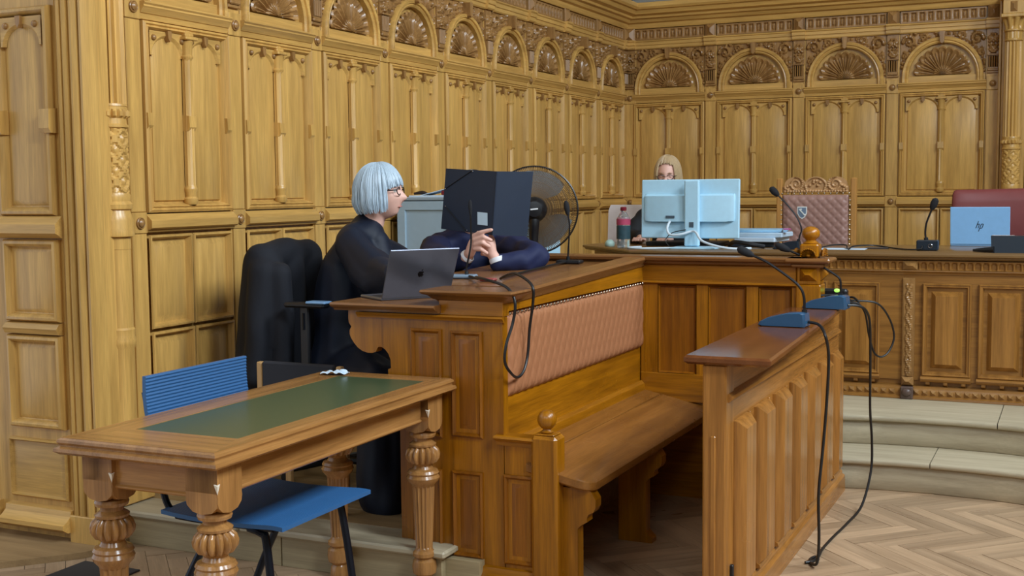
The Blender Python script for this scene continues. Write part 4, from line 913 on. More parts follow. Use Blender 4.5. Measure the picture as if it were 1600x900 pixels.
# ================================================================== OFFICE CHAIR, COAT, WOODEN CHAIR
oc = thing('office_chair', 'black office chair under the robed person, coat over its back, one armrest showing', 'chair', (-3.35, 5.07, .165))
OCH = plain('chair_black_fabric', (24, 26, 32), .85)
part('seat', MB().box(-3.6, -3.08, 4.83, 5.31, .53, .61, .03), OCH, oc); m = MB(); m.box(-3.68, -3.61, 4.84, 5.31, .70, 1.31, .03); part('backrest', m, OCH, oc)
part('gas_post', MB().lathe([(.03, .21), (.03, .4), (.02, .4), (.02, .53)], 14, (-3.35, 5.07, 0)), BLACKP, oc)
for k in range(5):
    a = 2*PI*k/5+.3; ex, ey = -3.35+.27*math.cos(a), 5.07+.27*math.sin(a)
    l_ = part('base_leg', MB().tube([(-3.35, 5.07, .25), (ex, ey, .225)], .018, 8, False), BLACKP, oc)
    part('caster', MB().lathe([(.022, -.012), (.025, 0), (.022, .012)], 14).xf(Matrix.Translation((ex, ey, .19)) @ Matrix.Rotation(PI/2, 4, 'X')), BLACKP, l_)
for y, s in ((4.78, 1), (5.36, -1)):
    a_ = part('armrest', MB().box(-3.43, -3.2, y-.035, y+.035, 1.045, 1.07, .01), BLACKP, oc)
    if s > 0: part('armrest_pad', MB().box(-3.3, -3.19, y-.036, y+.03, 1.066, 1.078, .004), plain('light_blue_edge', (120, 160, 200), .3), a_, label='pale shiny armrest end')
    part('arm_post', MB().box(-3.35, -3.3, y-.012, y+.012, .7, 1.05, .006).tube([(-3.32, y, .72), (-3.32, y+s*.06, .6), (-3.32, y+s*.18, .55)], .018, 8), BLACKP, oc)
    part('arm_slot', MB().tube([(-3.325, y-s*.013, 1.02), (-3.325, y-s*.013, .94)], .006, 6, False), STEELD, oc)
b = MB()
chain(b, [((-3.645, 4.88, 1.27), .075), ((-3.65, 5.07, 1.285), .085), ((-3.645, 5.27, 1.27), .075)])
chain(b, [((-3.65, 4.9, 1.24), .1), ((-3.665, 4.88, .95), .11), ((-3.69, 4.87, .66), .115), ((-3.70, 4.87, .45), .11)]); chain(b, [((-3.65, 5.08, 1.22), .1), ((-3.66, 5.08, .8), .11), ((-3.68, 5.08, .48), .11)])
chain(b, [((-3.65, 5.24, 1.22), .1), ((-3.66, 5.26, .9), .1), ((-3.66, 5.28, .6), .09)]); chain(b, [((-3.6, 4.83, 1.2), .075), ((-3.60, 4.80, .95), .07), ((-3.64, 4.78, .7), .065)])
chain(b, [((-3.52, 4.86, 1.2), .06), ((-3.5, 4.85, .9), .055), ((-3.52, 4.86, .62), .06)])
cm = fuse('coat', b, plain('dark_coat_cloth', (13, 16, 26), .85, 0, .2, 60), None, (-3.65, 5.05, .34), .011, 14, .004, 15, (1, 1, .35)); tag(cm, 'black coat draped over the back of the office chair by the panelled wall', 'coat')
wc = thing('wooden_chair', 'pale wooden chair with dark padded back hidden behind the writing table', 'chair', (-3.1, 4.6, .165))
PALE = wood('beech', (190, 150, 98), 'z', .4, .15, .03); DKP = plain('dark_upholstery', (34, 36, 44), .8)
for x in (-3.355, -2.93): part('back_post', MB().box(x, x+.03, 4.43, 4.46, .165, .83, .005), PALE, wc); part('leg', MB().box(min(x, -3.04), min(x, -3.04)+.03, 4.63, 4.66, .165, .58, .005), PALE, wc)
part('back_pad', MB().box(-3.322, -2.933, 4.425, 4.455, .63, .835, .008), DKP, wc); part('seat', MB().box(-3.35, -3.0, 4.46, 4.67, .56, .62, .015), DKP, wc)
# ================================================================== THINGS ON THE DOCK
def laptop(name, label, A, d, n, wd, dp, ht, lean, matl, mat_dark, logo=None):
    A, d, n = Vector(A), Vector(d).normalized(), Vector(n).normalized()
    t = thing(name, label, 'laptop', tuple(A)); up = Vector((0, 0, 1))
    def slab(o, e1, e2, e3, s1, s2, s3):
        m = MB().box(0, s1, 0, s2, 0, s3, min(.004, s3*.4)); M = Matrix(((e1.x, e2.x, e3.x, o.x), (e1.y, e2.y, e3.y, o.y), (e1.z, e2.z, e3.z, o.z), (0, 0, 0, 1))); return m.xf(M), M
    m, M = slab(A, d, n, up, wd, dp, .012); bs = part('base', m, matl, t)
    m, _ = slab(A+up*.0121+d*.02+n*.03, d, n, up, wd-.04, dp*.5, .001); part('keyboard', m, mat_dark, bs)
    e2 = (up*ht-n*lean).normalized(); e3 = d.cross(e2); 
    m, M = slab(A+up*.012, d, e2, e3, wd, math.hypot(ht, lean), .006)
    lid = part('screen_lid', m, matl, t)
    m2, _ = slab(A+up*.012+d*.008+e2*.01-e3*.0008 if e3.dot(n) < 0 else A+up*.012+d*.008+e2*.01+e3*.0062, d, e2, e3, wd-.016, math.hypot(ht, lean)-.02, .0006); part('display', m2, plain('display_black', (12, 12, 14), .1), lid)
    return t, lid, M, math.hypot(ht, lean)
GREYAL = plain('space_grey_aluminium', (104, 108, 120), .36, .7)
lt, lid, M, hh = laptop('laptop', 'open dark grey laptop with bitten fruit logo on the dock end', (-2.61, 4.30, 1.14), (.58, .82, 0), (-.82, .58, 0), .315, .225, .205, .10, GREYAL, BLACKP)
def apple(s):      # silhouette with bite and leaf, in the lid plane
    P_ = [(0, .30), (.12, .36), (.28, .37), (.42, .30), (.49, .22), (.38, .12), (.34, 0), (.38, -.14), (.52, -.24), (.42, -.44), (.28, -.60), (.16, -.62), (0, -.57), (-.16, -.62), (-.28, -.60), (-.42, -.44), (-.52, -.2), (-.54, 0), (-.48, .2), (-.34, .34), (-.18, .37)]
    lf = [(.0, .42), (.04, .58), (.14, .70), (.26, .74), (.24, .58), (.14, .46)]
    return [[(x*s, y*s) for x, y in P_], [(x*s, y*s) for x, y in lf]]
m = MB()
LOGOOUT = -.0006
for poly in apple(.026): m.prism([(x+.315/2, y+hh/2) for x, y in poly], LOGOOUT, .0, 'z')
side = 0.0
# lid outer face is the one away from the user
lidn = Vector((M[0][2], M[1][2], M[2][2])); out = 1 if lidn.dot(Vector((.82, -.58, 0))) > 0 else -1
if out > 0: m.v = [(x, y, z+.0066) for x, y, z in m.v]
else: m.v = [(x, y, z) for x, y, z in m.v]
m.v = [(.315-x if False else x, y, z) for x, y, z in m.v]
part('lid_logo', m.xf(M), plain('logo_black', (10, 11, 14), .2), lid, label='black fruit-shaped logo')
FOLD = plain('black_card', (24, 38, 58), .6, 0, .1, 20)
S0, S1 = (-2.545, 5.285, 1.684), (-2.573, 5.285, 1.376); L0, L1 = (-2.872, 5.375, 1.704), (-2.905, 5.375, 1.402); R0, R1 = (-2.414, 5.42, 1.682), (-2.449, 5.42, 1.366)
fd = thing('document_folder', 'open black cardboard folder with elastic band and white sticker hiding a face', 'folder', (-2.6, 5.3, 1.37))
def sheet(a, b, c, d, t): 
    A_, B_, C_, D_ = map(Vector, (a, b, c, d)); n = (B_-A_).cross(D_-A_).normalized()*t
    return MB().loft([[tuple(v) for v in (A_, B_, C_, D_)], [tuple(v+n) for v in (A_, B_, C_, D_)]])
part('cover', sheet(L0, S0, S1, L1, .003), FOLD, fd); part('cover', sheet(S0, R0, R1, S1, .003), FOLD, fd)
part('spine', MB().tube([S0, S1], .004, 8, False), FOLD, fd)
def lerp(u, v, off=-.004):
    a = Vector(L0).lerp(Vector(S0), u); b_ = Vector(L1).lerp(Vector(S1), u); p = a.lerp(b_, v); return (p.x, p.y+off, p.z)
ELA = plain('elastic', (8, 10, 14), .7)
part('elastic_band', MB().tube([lerp(.54, .0), lerp(.03, .33)], .002, 6, False), ELA, fd); part('elastic_band', MB().tube([lerp(.06, .62), lerp(.52, .99)], .002, 6, False), ELA, fd)
for u, v in ((.54, .02), (.03, .33), (.06, .62), (.52, .97)): part('eyelet', MB().sphere(lerp(u, v), .0035, 8, 6), CHROME, fd)
part('sticker', sheet(lerp(.69, .66), lerp(.88, .66), lerp(.9, .86), lerp(.71, .86), .0008), plain('sticker_white', (196, 220, 236), .5), fd, label='white barcode sticker')
def gooseneck(name, label, base, bdim, ang, pts, mbase, group=None, head=.014, wedge=False, thin=.0045):
    group = group or ('gooseneck microphones of the courtroom' if name == 'microphone' else 'wedge-based conference microphones')
    t = thing(name, label, 'microphone', base, group); M = rotm(base, ang)
    bx, by, bz = bdim
    if wedge:
        m = MB().prism([(-bx/2, .004), (-bx/2+.01, .0), (bx/2-.006, .0), (bx/2, .006), (bx/2-.004, bz*.92), (bx/2-.02, bz), (bx*.1, bz*.93), (-bx*.3, bz*.6), (-bx/2+.008, bz*.32)], -by/2, by/2, 'y')
        m2 = MB(); m2.join(m); m = m2
        c = MB(); k = .006
        pr = [(-bx/2, .004), (-bx/2+.01, .0), (bx/2-.006, .0), (bx/2, .006), (bx/2-.004, bz*.92), (bx/2-.02, bz), (bx*.1, bz*.93), (-bx*.3, bz*.6), (-bx/2+.008, bz*.32)]
        cx, cz = 0, bz*.45
        def rg(y, s): return [(cx+(x-cx)*s, y, cz+(z-cz)*s) for x, z in pr]
        m = MB().loft([rg(-by/2, .9), rg(-by/2+.008, 1), rg(by/2-.008, 1), rg(by/2, .9)])
    else: m = MB().box(-bx/2, bx/2, -by/2, by/2, 0, bz, .006)
    bo = part('base', m.xf(M), mbase, t)
    part('stem_socket', MB().tube([pts[0], tuple(Vector(pts[0]).lerp(Vector(pts[1]), .5))], thin*2.1, 10, False), BLACKP, t)
    part('gooseneck', MB().tube(pts, thin, 8), plain('gooseneck_black', (34, 32, 34), .35, .4), t)
    e = Vector(pts[-1]); d = (e-Vector(pts[-2])).normalized()
    part('microphone_head', MB().tube([tuple(e-d*.01), tuple(e+d*.008), tuple(e+d*.03), tuple(e+d*.055), tuple(e+d*.066)], [head*.5, head*.95, head*1.15, head, head*.4], 12, False), plain('foam_black', (24, 24, 28), .9), t)
    return t, bo
gooseneck('microphone', 'slim gooseneck microphone on grey base in front of the black folder', (-2.575, 4.98, 1.188), (.12, .07, .018), .2, [(-2.56, 4.98, 1.2), (-2.562, 4.985, 1.24), (-2.55, 4.99, 1.30), (-2.545, 5.0, 1.36), (-2.545, 5.0, 1.45), (-2.546, 5.0, 1.485)], plain('grey_plastic', (120, 140, 158), .35), head=.008)
t_, bo = gooseneck('microphone', 'gooseneck microphone on flat black base in front of the fan', (-2.372, 5.78, 1.2105), (.13, .075, .02), .1, [(-2.385, 5.79, 1.225), (-2.385, 5.79, 1.27), (-2.38, 5.79, 1.33), (-2.376, 5.79, 1.41), (-2.386, 5.79, 1.47)], BLACKP, head=.013)
solo('red_pen_case', MB().box(-2.44, -2.36, 4.86, 4.9, 1.1865, 1.20, .006), plain('dull_red', (150, 70, 66), .5), 'small dull red object lying on the dock desk beside the cable loop', 'case', (-2.4, 4.88, 1.186))
solo('microphone_cable', MB().tube([(-2.53, 4.95, 1.2), (-2.42, 4.82, 1.2), (-2.32, 4.6, 1.225), (-2.15, 4.36, 1.235), (-2.02, 4.27, 1.215), (-1.975, 4.25, 1.16), (-1.985, 4.25, 1.08), (-1.995, 4.21, 1.0), (-2.0, 4.205, .93), (-1.995, 4.25, .88), (-2.0, 4.32, .853), (-2.0, 4.38, .87), (-2.0, 4.42, .93), (-1.99, 4.42, 1.04), (-1.965, 4.40, 1.15), (-1.97, 4.40, 1.215), (-2.08, 4.5, 1.25), (-2.2, 4.68, 1.235), (-2.3, 4.8, 1.205), (-2.36, 5.0, 1.2), (-2.38, 5.5, 1.215), (-2.38, 5.74, 1.222)], .0058, 8), CABLE, 'black cable looping over the dock edge onto the quilted bench back', 'cable', (-2.0, 4.3, .85))
# ================================================================== BARRIER MICROPHONES AND CABLES
gooseneck('conference_microphone', 'blue wedge microphone unit nearest the front end of the barrier shelf', (-1.118, 5.11, 1.0085), (.205, .085, .062), -.06, [(-1.034, 5.12, 1.06), (-1.034, 5.12, 1.1), (-1.037, 5.12, 1.135), (-1.05, 5.12, 1.168), (-1.085, 5.12, 1.203), (-1.19, 5.12, 1.275), (-1.262, 5.12, 1.308)], BLUEGREY, wedge=True, head=.016, thin=.0055)
gooseneck('conference_microphone', 'blue wedge microphone unit at the far end of the barrier shelf by the finial post', (-1.09, 5.91, 1.0085), (.215, .085, .068), -.08, [(-1.026, 5.93, 1.066), (-1.025, 5.93, 1.1), (-1.03, 5.93, 1.15), (-1.06, 5.93, 1.176), (-1.12, 5.93, 1.212), (-1.21, 5.93, 1.258), (-1.28, 5.93, 1.288)], BLUEGREY, wedge=True, head=.016, thin=.0055)
solo('hanging_cable', MB().tube([(-1.02, 5.11, 1.03), (-.965, 5.08, 1.022), (-.925, 5.0, .99), (-.915, 5.03, .90), (-.92, 5.03, .72), (-.93, 5.01, .52), (-.94, 4.98, .33), (-.94, 5.0, .14), (-.95, 5.02, .03), (-.98, 5.06, .008), (-1.0, 5.12, .007), (-.985, 5.17, .007), (-.965, 5.12, .012)], .0062, 8), CABLE, 'black cable hanging down the barrier from the nearest blue microphone unit', 'cable', (-.95, 5.0, 0), 'cables hanging from the barrier microphones')
solo('hanging_cable', MB().tube([(-.985, 5.89, 1.03), (-.94, 5.92, 1.025), (-.91, 5.96, 1.0), (-.9, 6.02, .93), (-.9, 6.05, .75), (-.905, 6.1, .5), (-.9, 6.14, .33), (-.9, 6.12, .18), (-.92, 5.98, .04), (-.95, 5.75, .008), (-.97, 5.5, .007), (-.98, 5.3, .007), (-.975, 5.18, .007), (-.985, 5.1, .007), (-1.01, 5.07, .007)], .0062, 8), CABLE, 'black cable arcing from the far barrier microphone across the parquet', 'cable', (-.95, 5.8, 0), 'cables hanging from the barrier microphones')
solo('cable_loop', MB().tube([(-1.13, 6.05, 1.02), (-1.05, 6.07, 1.035), (-.97, 6.08, 1.035), (-.88, 6.12, 1.02), (-.83, 6.18, .94), (-.81, 6.2, .85), (-.83, 6.18, .78), (-.86, 6.14, .755), (-.89, 6.1, .78), (-.91, 6.06, .87), (-.925, 6.03, .98), (-.96, 6.0, 1.03), (-1.02, 5.97, 1.03)], .005, 8), CABLE, 'black cable loop hanging over the far corner of the barrier shelf', 'cable', (-.9, 6.1, .75))
solo('cable_tangle', MB().tube([(-1.2, 5.98, 1.02), (-1.17, 5.93, 1.06), (-1.1, 5.95, 1.07), (-1.03, 6.0, 1.065), (-.99, 6.05, 1.03), (-1.02, 6.1, 1.02), (-1.1, 6.06, 1.055), (-1.19, 6.0, 1.05), (-1.2, 6.06, 1.018), (-1.1, 6.12, 1.018), (-1.0, 6.1, 1.05), (-.96, 6.04, 1.02), (-1.04, 5.98, 1.045)], .0055, 8), CABLE, 'tangle of black cable behind the far blue microphone unit', 'cable', (-1.1, 6.0, 1.01))
m = thing('power_adapter', 'small black adapter with green light behind the far blue microphone unit', 'adapter', (-1.09, 6.16, 1.009))
part('housing', MB().box(-1.16, -1.03, 6.13, 6.19, 1.009, 1.085, .01), BLACKP, m)
gm = bpy.data.materials.new('green_led'); gm.use_nodes = True; bs = gm.node_tree.nodes['Principled BSDF']; bs.inputs['Base Color'].default_value = (.3, .8, .1, 1); bs.inputs['Emission Color'].default_value = (.45, 1, .15, 1); bs.inputs['Emission Strength'].default_value = .9
part('green_light', MB().sphere((-1.078, 6.128, 1.079), .012, 10, 8, (1.2, .5, .8)), gm, m)
solo('floor_mat', MB().box(-3.87, -3.56, 2.8, 3.87, 0.0005, .008, .003), plain('dark_grey_mat', (58, 54, 52), .9), 'dark grey mat on the floor beside the oak threshold at the left', 'mat', (-3.7, 3.4, 0))
# ================================================================== CABINETS AND FAN BEHIND THE DOCK
GCAB = plain('light_grey_metal', (158, 182, 198), .4)
cb = thing('steel_cabinet', 'tall pale grey steel cabinet against the panelling behind the robed person', 'cabinet', (-3.8, 7.0, .165))
part('body', MB().box(-4.0, -3.57, 6.82, 7.25, .165, 1.53, .004), GCAB, cb)
part('top', MB().box(-4.01, -3.56, 6.8, 7.26, 1.53, 1.552, .005), plain('grey_top', (150, 166, 178), .4), cb)
m = MB().nest(-3.995, -3.575, .2, 1.525, [(0, 0), (0, -.02), (.055, -.02), (.06, -.008), (.065, -.008)], y=6.82); part('door', m, GCAB, cb)
part('handle', MB().box(-3.62, -3.605, 6.785, 6.8, .95, 1.07, .003), CHROME, cb)
pp = solo('paper_stack', MB().box(-3.93, -3.62, 6.84, 7.1, 1.552, 1.562, .001).xf(Matrix.Identity(4)), PAPER, 'flat stack of papers lying on the pale grey cabinet', 'papers', (-3.8, 6.95, 1.552))
m = MB(); m.box(-.1, .12, -.07, .07, 0, .004); m.xf(Matrix.Translation((-3.76, 6.92, 1.58)) @ Matrix.Rotation(-.22, 4, 'Y')); solo('loose_sheet', m, PAPER, 'white sheet tilted up on the papers of the grey cabinet', 'paper', (-3.76, 6.92, 1.562))
solo('dark_bundle', MB().tube([(-3.9, 6.86, 1.574), (-3.84, 6.86, 1.58), (-3.8, 6.86, 1.572)], [.008, .013, .006], 8), plain('dark_brown_plastic', (40, 26, 24), .5), 'small dark object at the left edge of the grey cabinet top', 'object', (-3.85, 6.86, 1.562))
solo('red_hole_punch', MB().box(-3.7, -3.64, 6.85, 6.9, 1.562, 1.592, .006), plain('dark_red_plastic', (120, 24, 40), .35), 'dark red hole punch on the grey cabinet beside the folder', 'hole punch', (-3.67, 6.87, 1.562))
lc = thing('low_cabinet', 'low white cabinet beside the fan pole', 'cabinet', (-3.2, 7.1, .165))
part('body', MB().box(-3.4, -3.06, 6.92, 7.3, .165, 1.39, .006), WHITE, lc); part('door', MB().box(-3.39, -3.07, 6.905, 6.925, .2, 1.37, .004), WHITE, lc); part('handle', MB().box(-3.12, -3.1, 6.89, 6.905, .9, 1.0, .003), CHROME, lc)
fc = Vector((-2.89, 6.5, 1.475)); fdir = Vector((.40, -.91, .05)).normalized()     # towards the camera: the motor side
fn = thing('pedestal_fan', 'large pedestal fan with round wire cage and black motor behind the dock', 'fan', (-2.86, 6.45, .165))
Q = fdir.to_track_quat('Z', 'Y').to_matrix().to_4x4(); FM = Matrix.Translation(fc) @ Q; DARK = plain('fan_black', (18, 17, 20), .35); RB = .255
wire = plain('cage_wire', (120, 94, 64), .45)
part('cage_rim', MB().tube([tuple(FM @ Vector((RB*math.cos(a), RB*math.sin(a), 0))) for a in [2*PI*k/48 for k in range(49)]], .006, 6, False), DARK, fn)
m = MB()
for s in (-1, 1):
    for k in range(150):
        a = 2*PI*k/150; m.tube([tuple(FM @ Vector((r*math.cos(a+(.4*(1-r/RB))*s), r*math.sin(a+(.4*(1-r/RB))*s), s*.055*(1-(r/RB)**2.4)+s*.004))) for r in (.05, .12, .18, .23, RB)], .0017, 3, False)
    for r in (.08, .12, .16, .2, .23): m.tube([tuple(FM @ Vector((r*math.cos(a), r*math.sin(a), s*.055*(1-(r/RB)**2.4)+s*.004))) for a in [2*PI*k/36 for k in range(37)]], .0012, 3, False)
part('cage_wires', m, wire, fn, kind='stuff')
BLD = plain('blade_grey', (120, 124, 126), .3)
for k in range(3):
    a0_ = 2*PI*k/3+1.25; vs = []; fs = []
    for i in range(9):
        r = .04+.19*i/8
        for j in range(7):
            w_ = (j/6-.5)*(.35+1.15*math.sin(min(1, i/8*1.05)*PI*.72)); a = a0_+w_*.9; vs.append((r*math.cos(a), r*math.sin(a), .022*(j/6-.5)*2*(.4+.6*i/8)))
    for i in range(8):
        for j in range(6): q = i*7+j; fs.append((q, q+1, q+8, q+7))
    part('blade', MB().add([tuple(FM @ Vector(v)) for v in vs], fs), BLD, fn)
part('motor_housing', MB().lathe([(.07, .03), (.075, .05), (.073, .075), (.064, .1), (.045, .12), (.001, .125)], 28).xf(FM), DARK, fn)
part('front_hub', MB().lathe([(.045, -.06), (.045, -.02), (.02, .03)], 20).xf(FM), DARK, fn)
part('brand_strip', MB().box(-.022, .022, -.004, .004, .121, .1275).xf(FM @ Matrix.Rotation(.1, 4, 'Z')), plain('white_print', (220, 220, 220), .5), fn)
part('neck', MB().tube([tuple(fc+fdir*.07), tuple(fc+fdir*.085+Vector((0, 0, -.08))), (fc.x+.03, fc.y-.08, 1.33), (fc.x+.03, fc.y-.08, 1.2)], [.035, .03, .027, .026], 12), DARK, fn)
part('pole', MB().lathe([(.022, .2), (.022, 1.24)], 14, (fc.x+.03, fc.y-.08, 0)), DARK, fn)
part('base', MB().lathe([(.19, .165), (.19, .18), (.15, .2), (.03, .215), (.025, .23)], 30, (fc.x+.03, fc.y-.08, 0)), DARK, fn)
# ================================================================== ON THE JUDGES' BENCH
ZT = 1.195
mo = thing('monitor', 'large white monitor seen from behind on a flat stand', 'monitor', (-2.27, 7.75, ZT))
m = MB(); 
m.box(-.337, .337, -.012, .012, -.195, .195, .006); MM = Matrix.Translation((-2.333, 7.79, 1.455)) @ Matrix.Rotation(-.02, 4, 'Z') @ Matrix.Rotation(-.04, 4, 'X')
part('panel_shell', m.xf(MM), WHITE, mo); m = MB().box(-.325, .325, .0121, .0128, -.183, .183); part('display', m.xf(MM), plain('display_black', (12, 12, 14), .1), mo)
hump = [(-.31, -.012), (-.305, -.03), (-.28, -.042), (0, -.052), (.28, -.042), (.305, -.03), (.31, -.012)]
m = MB().loft([[(x*s, y-.004*0, z) for x, y in hump] for z, s in ((-.085, .92), (-.08, .985), (-.06, 1.0), (.085, 1.0))] + [[(x*.99, -.012, .098) for x, y in hump]])
hp_ = part('rear_housing', m.xf(MM), WHITE, mo)
part('vent_slot', MB().box(-.06-.09, .0-.09, -.054, -.048, -.062, -.046).xf(MM), plain('port_grey', (70, 84, 96), .5), hp_)
part('column', MB().box(-.05, .05, -.085, -.05, -.245, .19, .008).xf(Matrix.Translation((-2.298, 7.79, 1.455))), WHITE, mo)
part('column_slot', MB().box(-.015, .015, -.088, -.084, -.12, -.085, .001).xf(Matrix.Translation((-2.298, 7.79, 1.455))), plain('port_grey', (70, 84, 96), .5), mo)
part('stand_base', MB().box(-2.42, -2.115, 7.62, 7.86, ZT, ZT+.012, .004), WHITE, mo)
WC = plain('white_cable', (206, 220, 230), .5)
solo('white_cable', MB().tube([(-2.45, 7.72, 1.375), (-2.455, 7.68, 1.33), (-2.43, 7.66, 1.29), (-2.36, 7.66, 1.29), (-2.29, 7.69, 1.31), (-2.25, 7.66, 1.3), (-2.2, 7.62, 1.25), (-2.08, 7.6, 1.215), (-1.98, 7.62, 1.203), (-1.9, 7.7, 1.203)], .008, 8), WC, 'white cable running from the back of the white monitor to the right', 'cable', (-2.3, 7.65, ZT))
solo('white_cable', MB().tube([(-2.38, 7.66, 1.202), (-2.5, 7.6, 1.202), (-2.6, 7.55, 1.202), (-2.7, 7.6, 1.202), (-2.66, 7.75, 1.202)], .006, 8), WC, 'thin white cable lying on the bench between bottle and monitor', 'cable', (-2.55, 7.6, ZT))
solo('black_cable', MB().tube([(-2.42, 7.64, 1.202), (-2.46, 7.66, 1.25), (-2.42, 7.68, 1.3), (-2.33, 7.69, 1.32)], .003, 6), CABLE, 'thin black cable rising beside the white monitor column', 'cable', (-2.42, 7.65, ZT))
solo('desk_ledge_board', MB().box(-2.72, -2.2, 8.02, 8.3, ZT, ZT+.03, .005), plain('dark_keyboard', (28, 30, 34), .5), 'black keyboard tray behind the white monitor', 'tray', (-2.45, 8.15, ZT))
bt = thing('water_bottle', 'clear plastic bottle with dark red cap and coloured label beside the white monitor', 'bottle', (-2.775, 7.72, ZT))
gl = bpy.data.materials.new('clear_plastic'); gl.use_nodes = True; q = gl.node_tree.nodes['Principled BSDF']; q.inputs['Transmission Weight'].default_value = .85; q.inputs['Roughness'].default_value = .06; q.inputs['IOR'].default_value = 1.3; q.inputs['Base Color'].default_value = (.85, .93, .95, 1)
part('body', MB().lathe([(.03, 0), (.043, .004), (.046, .015), (.044, .03), (.046, .06), (.046, .16), (.047, .18), (.043, .2), (.028, .228), (.017, .24), (.016, .252)], 24, (-2.775, 7.72, ZT)), gl, bt)
part('cap', MB().lathe([(.02, .25), (.021, .252), (.021, .272), (.018, .275), (.001, .276)], 16, (-2.775, 7.72, ZT)), plain('dark_red_plastic', (120, 24, 40), .35), bt)
part('label', MB().lathe([(.0475, .06), (.0475, .15)], 24, (-2.775, 7.72, ZT)), plain('teal_label', (38, 66, 74), .5, 0, .5, 60), bt); part('label_band', MB().lathe([(.0475, .155), (.0478, .195)], 24, (-2.775, 7.72, ZT)), plain('pink_red_label', (170, 60, 90), .5, 0, .3, 40), bt)
solo('computer_mouse', MB().sphere((-2.96, 7.95, ZT+.014), .042, 18, 10, (.8, 1.1, .75)), plain('pale_green_plastic', (176, 206, 196), .4), 'small rounded pale green device at the left end of the bench top', 'mouse', (-2.96, 7.95, ZT))
wch = thing('white_chair', 'white shell chair beside the corner of the panelling behind the bottle', 'chair', (-3.2, 9.0, .33))
m = MB().loft([[(-3.36+.02*abs(t)+a, 8.98+.04*t*t+b_, z) for a, b_ in ((0, 0), (.34, 0), (.34, .03), (0, .03))] for z, t in ((.80, 1), (.95, .3), (1.2, 0), (1.42, .3), (1.465, .8))]); part('backrest', m, plain('white_shell', (216, 206, 204), .5), wch)
part('seat', MB().box(-3.4, -2.98, 8.6, 9.0, .78, .82, .015), plain('white_shell', (216, 206, 204), .5), wch)
for x in (-3.37, -3.01):
    for y in (8.64, 8.96): part('leg', MB().tube([(x, y, .79), (x, y, .33)], .012, 8, False), CHROME, wch)
# papers
BLP = plain('pale_blue_plastic', (150, 196, 226), .35); rnd = random.Random(11)
def flat(name, label, cx, cy, z, w_, d_, h_, a, mat, cat='folder', grp=None, tilt=0):
    if name == 'document_file': grp = 'files in the heap beside the monitor'
    return solo(name, MB().box(-w_/2, w_/2, -d_/2, d_/2, 0, h_, min(.004, h_*.4)).xf(Matrix.Translation((cx, cy, z)) @ Matrix.Rotation(a, 4, 'Z') @ Matrix.Rotation(tilt, 4, 'Y')), mat, label, cat, (cx, cy, z), grp)
flat('ring_binder', 'dark binder lying under the blue-white files beside the monitor', -1.99, 8.15, ZT, .3, .3, .035, .1, plain('dark_binder', (26, 34, 44), .4), 'binder')
flat('document_file', 'white file lying low in the heap right of the monitor', -1.93, 8.12, ZT+.0355, .28, .3, .03, -.12, PAPER)
flat('document_file', 'pale blue plastic file, topmost of the heap right of the monitor', -1.95, 8.15, ZT+.098, .34, .28, .02, .06, BLP, tilt=.0)
flat('document_file', 'crumpled light file in the middle of the heap right of the monitor', -1.92, 8.12, ZT+.066, .33, .28, .031, -.05, plain('light_blue_paper', (190, 214, 232), .5))
flat('paper_slip', 'small magenta slip sticking out of the files', -1.74, 8.02, ZT+.1185, .05, .08, .006, .3, plain('magenta_paper', (196, 80, 150), .5), 'paper')
solo('black_headset', MB().tube([(-2.12, 8.0, ZT+.01), (-2.05, 7.86, ZT+.04), (-1.93, 7.8, ZT+.03), (-1.85, 7.85, ZT+.012)], .014, 10), BLACKP, 'black handset lying in front of the files on the bench', 'handset', (-2, 7.9, ZT))
gooseneck('conference_microphone', 'dark wedge microphone unit on the judges bench left of the carved chair', (-1.69, 7.8, ZT), (.17, .09, .055), PI*.0, [(-1.62, 7.8, 1.24), (-1.61, 7.8, 1.28), (-1.6, 7.8, 1.33), (-1.635, 7.8, 1.41), (-1.7, 7.8, 1.49), (-1.755, 7.8, 1.545)], plain('dark_petrol_plastic', (22, 34, 46), .35), wedge=True, head=.02, thin=.005)
mt, bo = gooseneck('microphone', 'gooseneck microphone on black box with round dial left of the silver laptop', (-.835, 7.85, ZT), (.125, .09, .065), 0, [(-.842, 7.85, 1.25), (-.85, 7.85, 1.3), (-.845, 7.85, 1.36), (-.825, 7.85, 1.42), (-.812, 7.85, 1.455)], plain('dark_petrol_plastic', (22, 34, 46), .35), head=.02, thin=.006)
part('dial', MB().tube([(-.815+.012*math.cos(2*PI*k/12), 7.803, ZT+.03+.012*math.sin(2*PI*k/12)) for k in range(13)], .0025, 6, False), CHROME, bo)
solo('desk_cable', MB().tube([(-1.6, 7.82, ZT+.01), (-1.5, 7.86, ZT+.008), (-1.44, 8.0, ZT+.02), (-1.36, 8.02, ZT+.02), (-1.32, 7.85, ZT+.007)], .005, 6), CABLE, 'black cable curving over the white sheet on the judges bench', 'cable', (-1.45, 7.9, ZT))
solo('desk_cable', MB().tube([(-1.3, 7.78, ZT+.007), (-1.28, 7.9, ZT+.02), (-1.18, 8.0, ZT+.02), (-1.05, 7.95, ZT+.007), (-.95, 7.8, ZT+.007), (-.87, 7.78, ZT+.012), (-.86, 7.8, ZT+.03)], .005, 6), CABLE, 'black cable running along the judges bench into the black microphone box', 'cable', (-1.1, 7.9, ZT))
flat('paper_sheet', 'white sheet of paper on the judges bench by the finial', -1.36, 7.9, ZT, .3, .2, .002, .05, PAPER, 'paper')
flat('mobile_phone', 'small phone lying on the judges bench left of the black microphone box', -1.155, 8.0, ZT, .14, .07, .009, .05, plain('phone_grey', (70, 66, 66), .3), 'phone')
SILV = plain('silver_lid', (140, 192, 240), .35, .0)
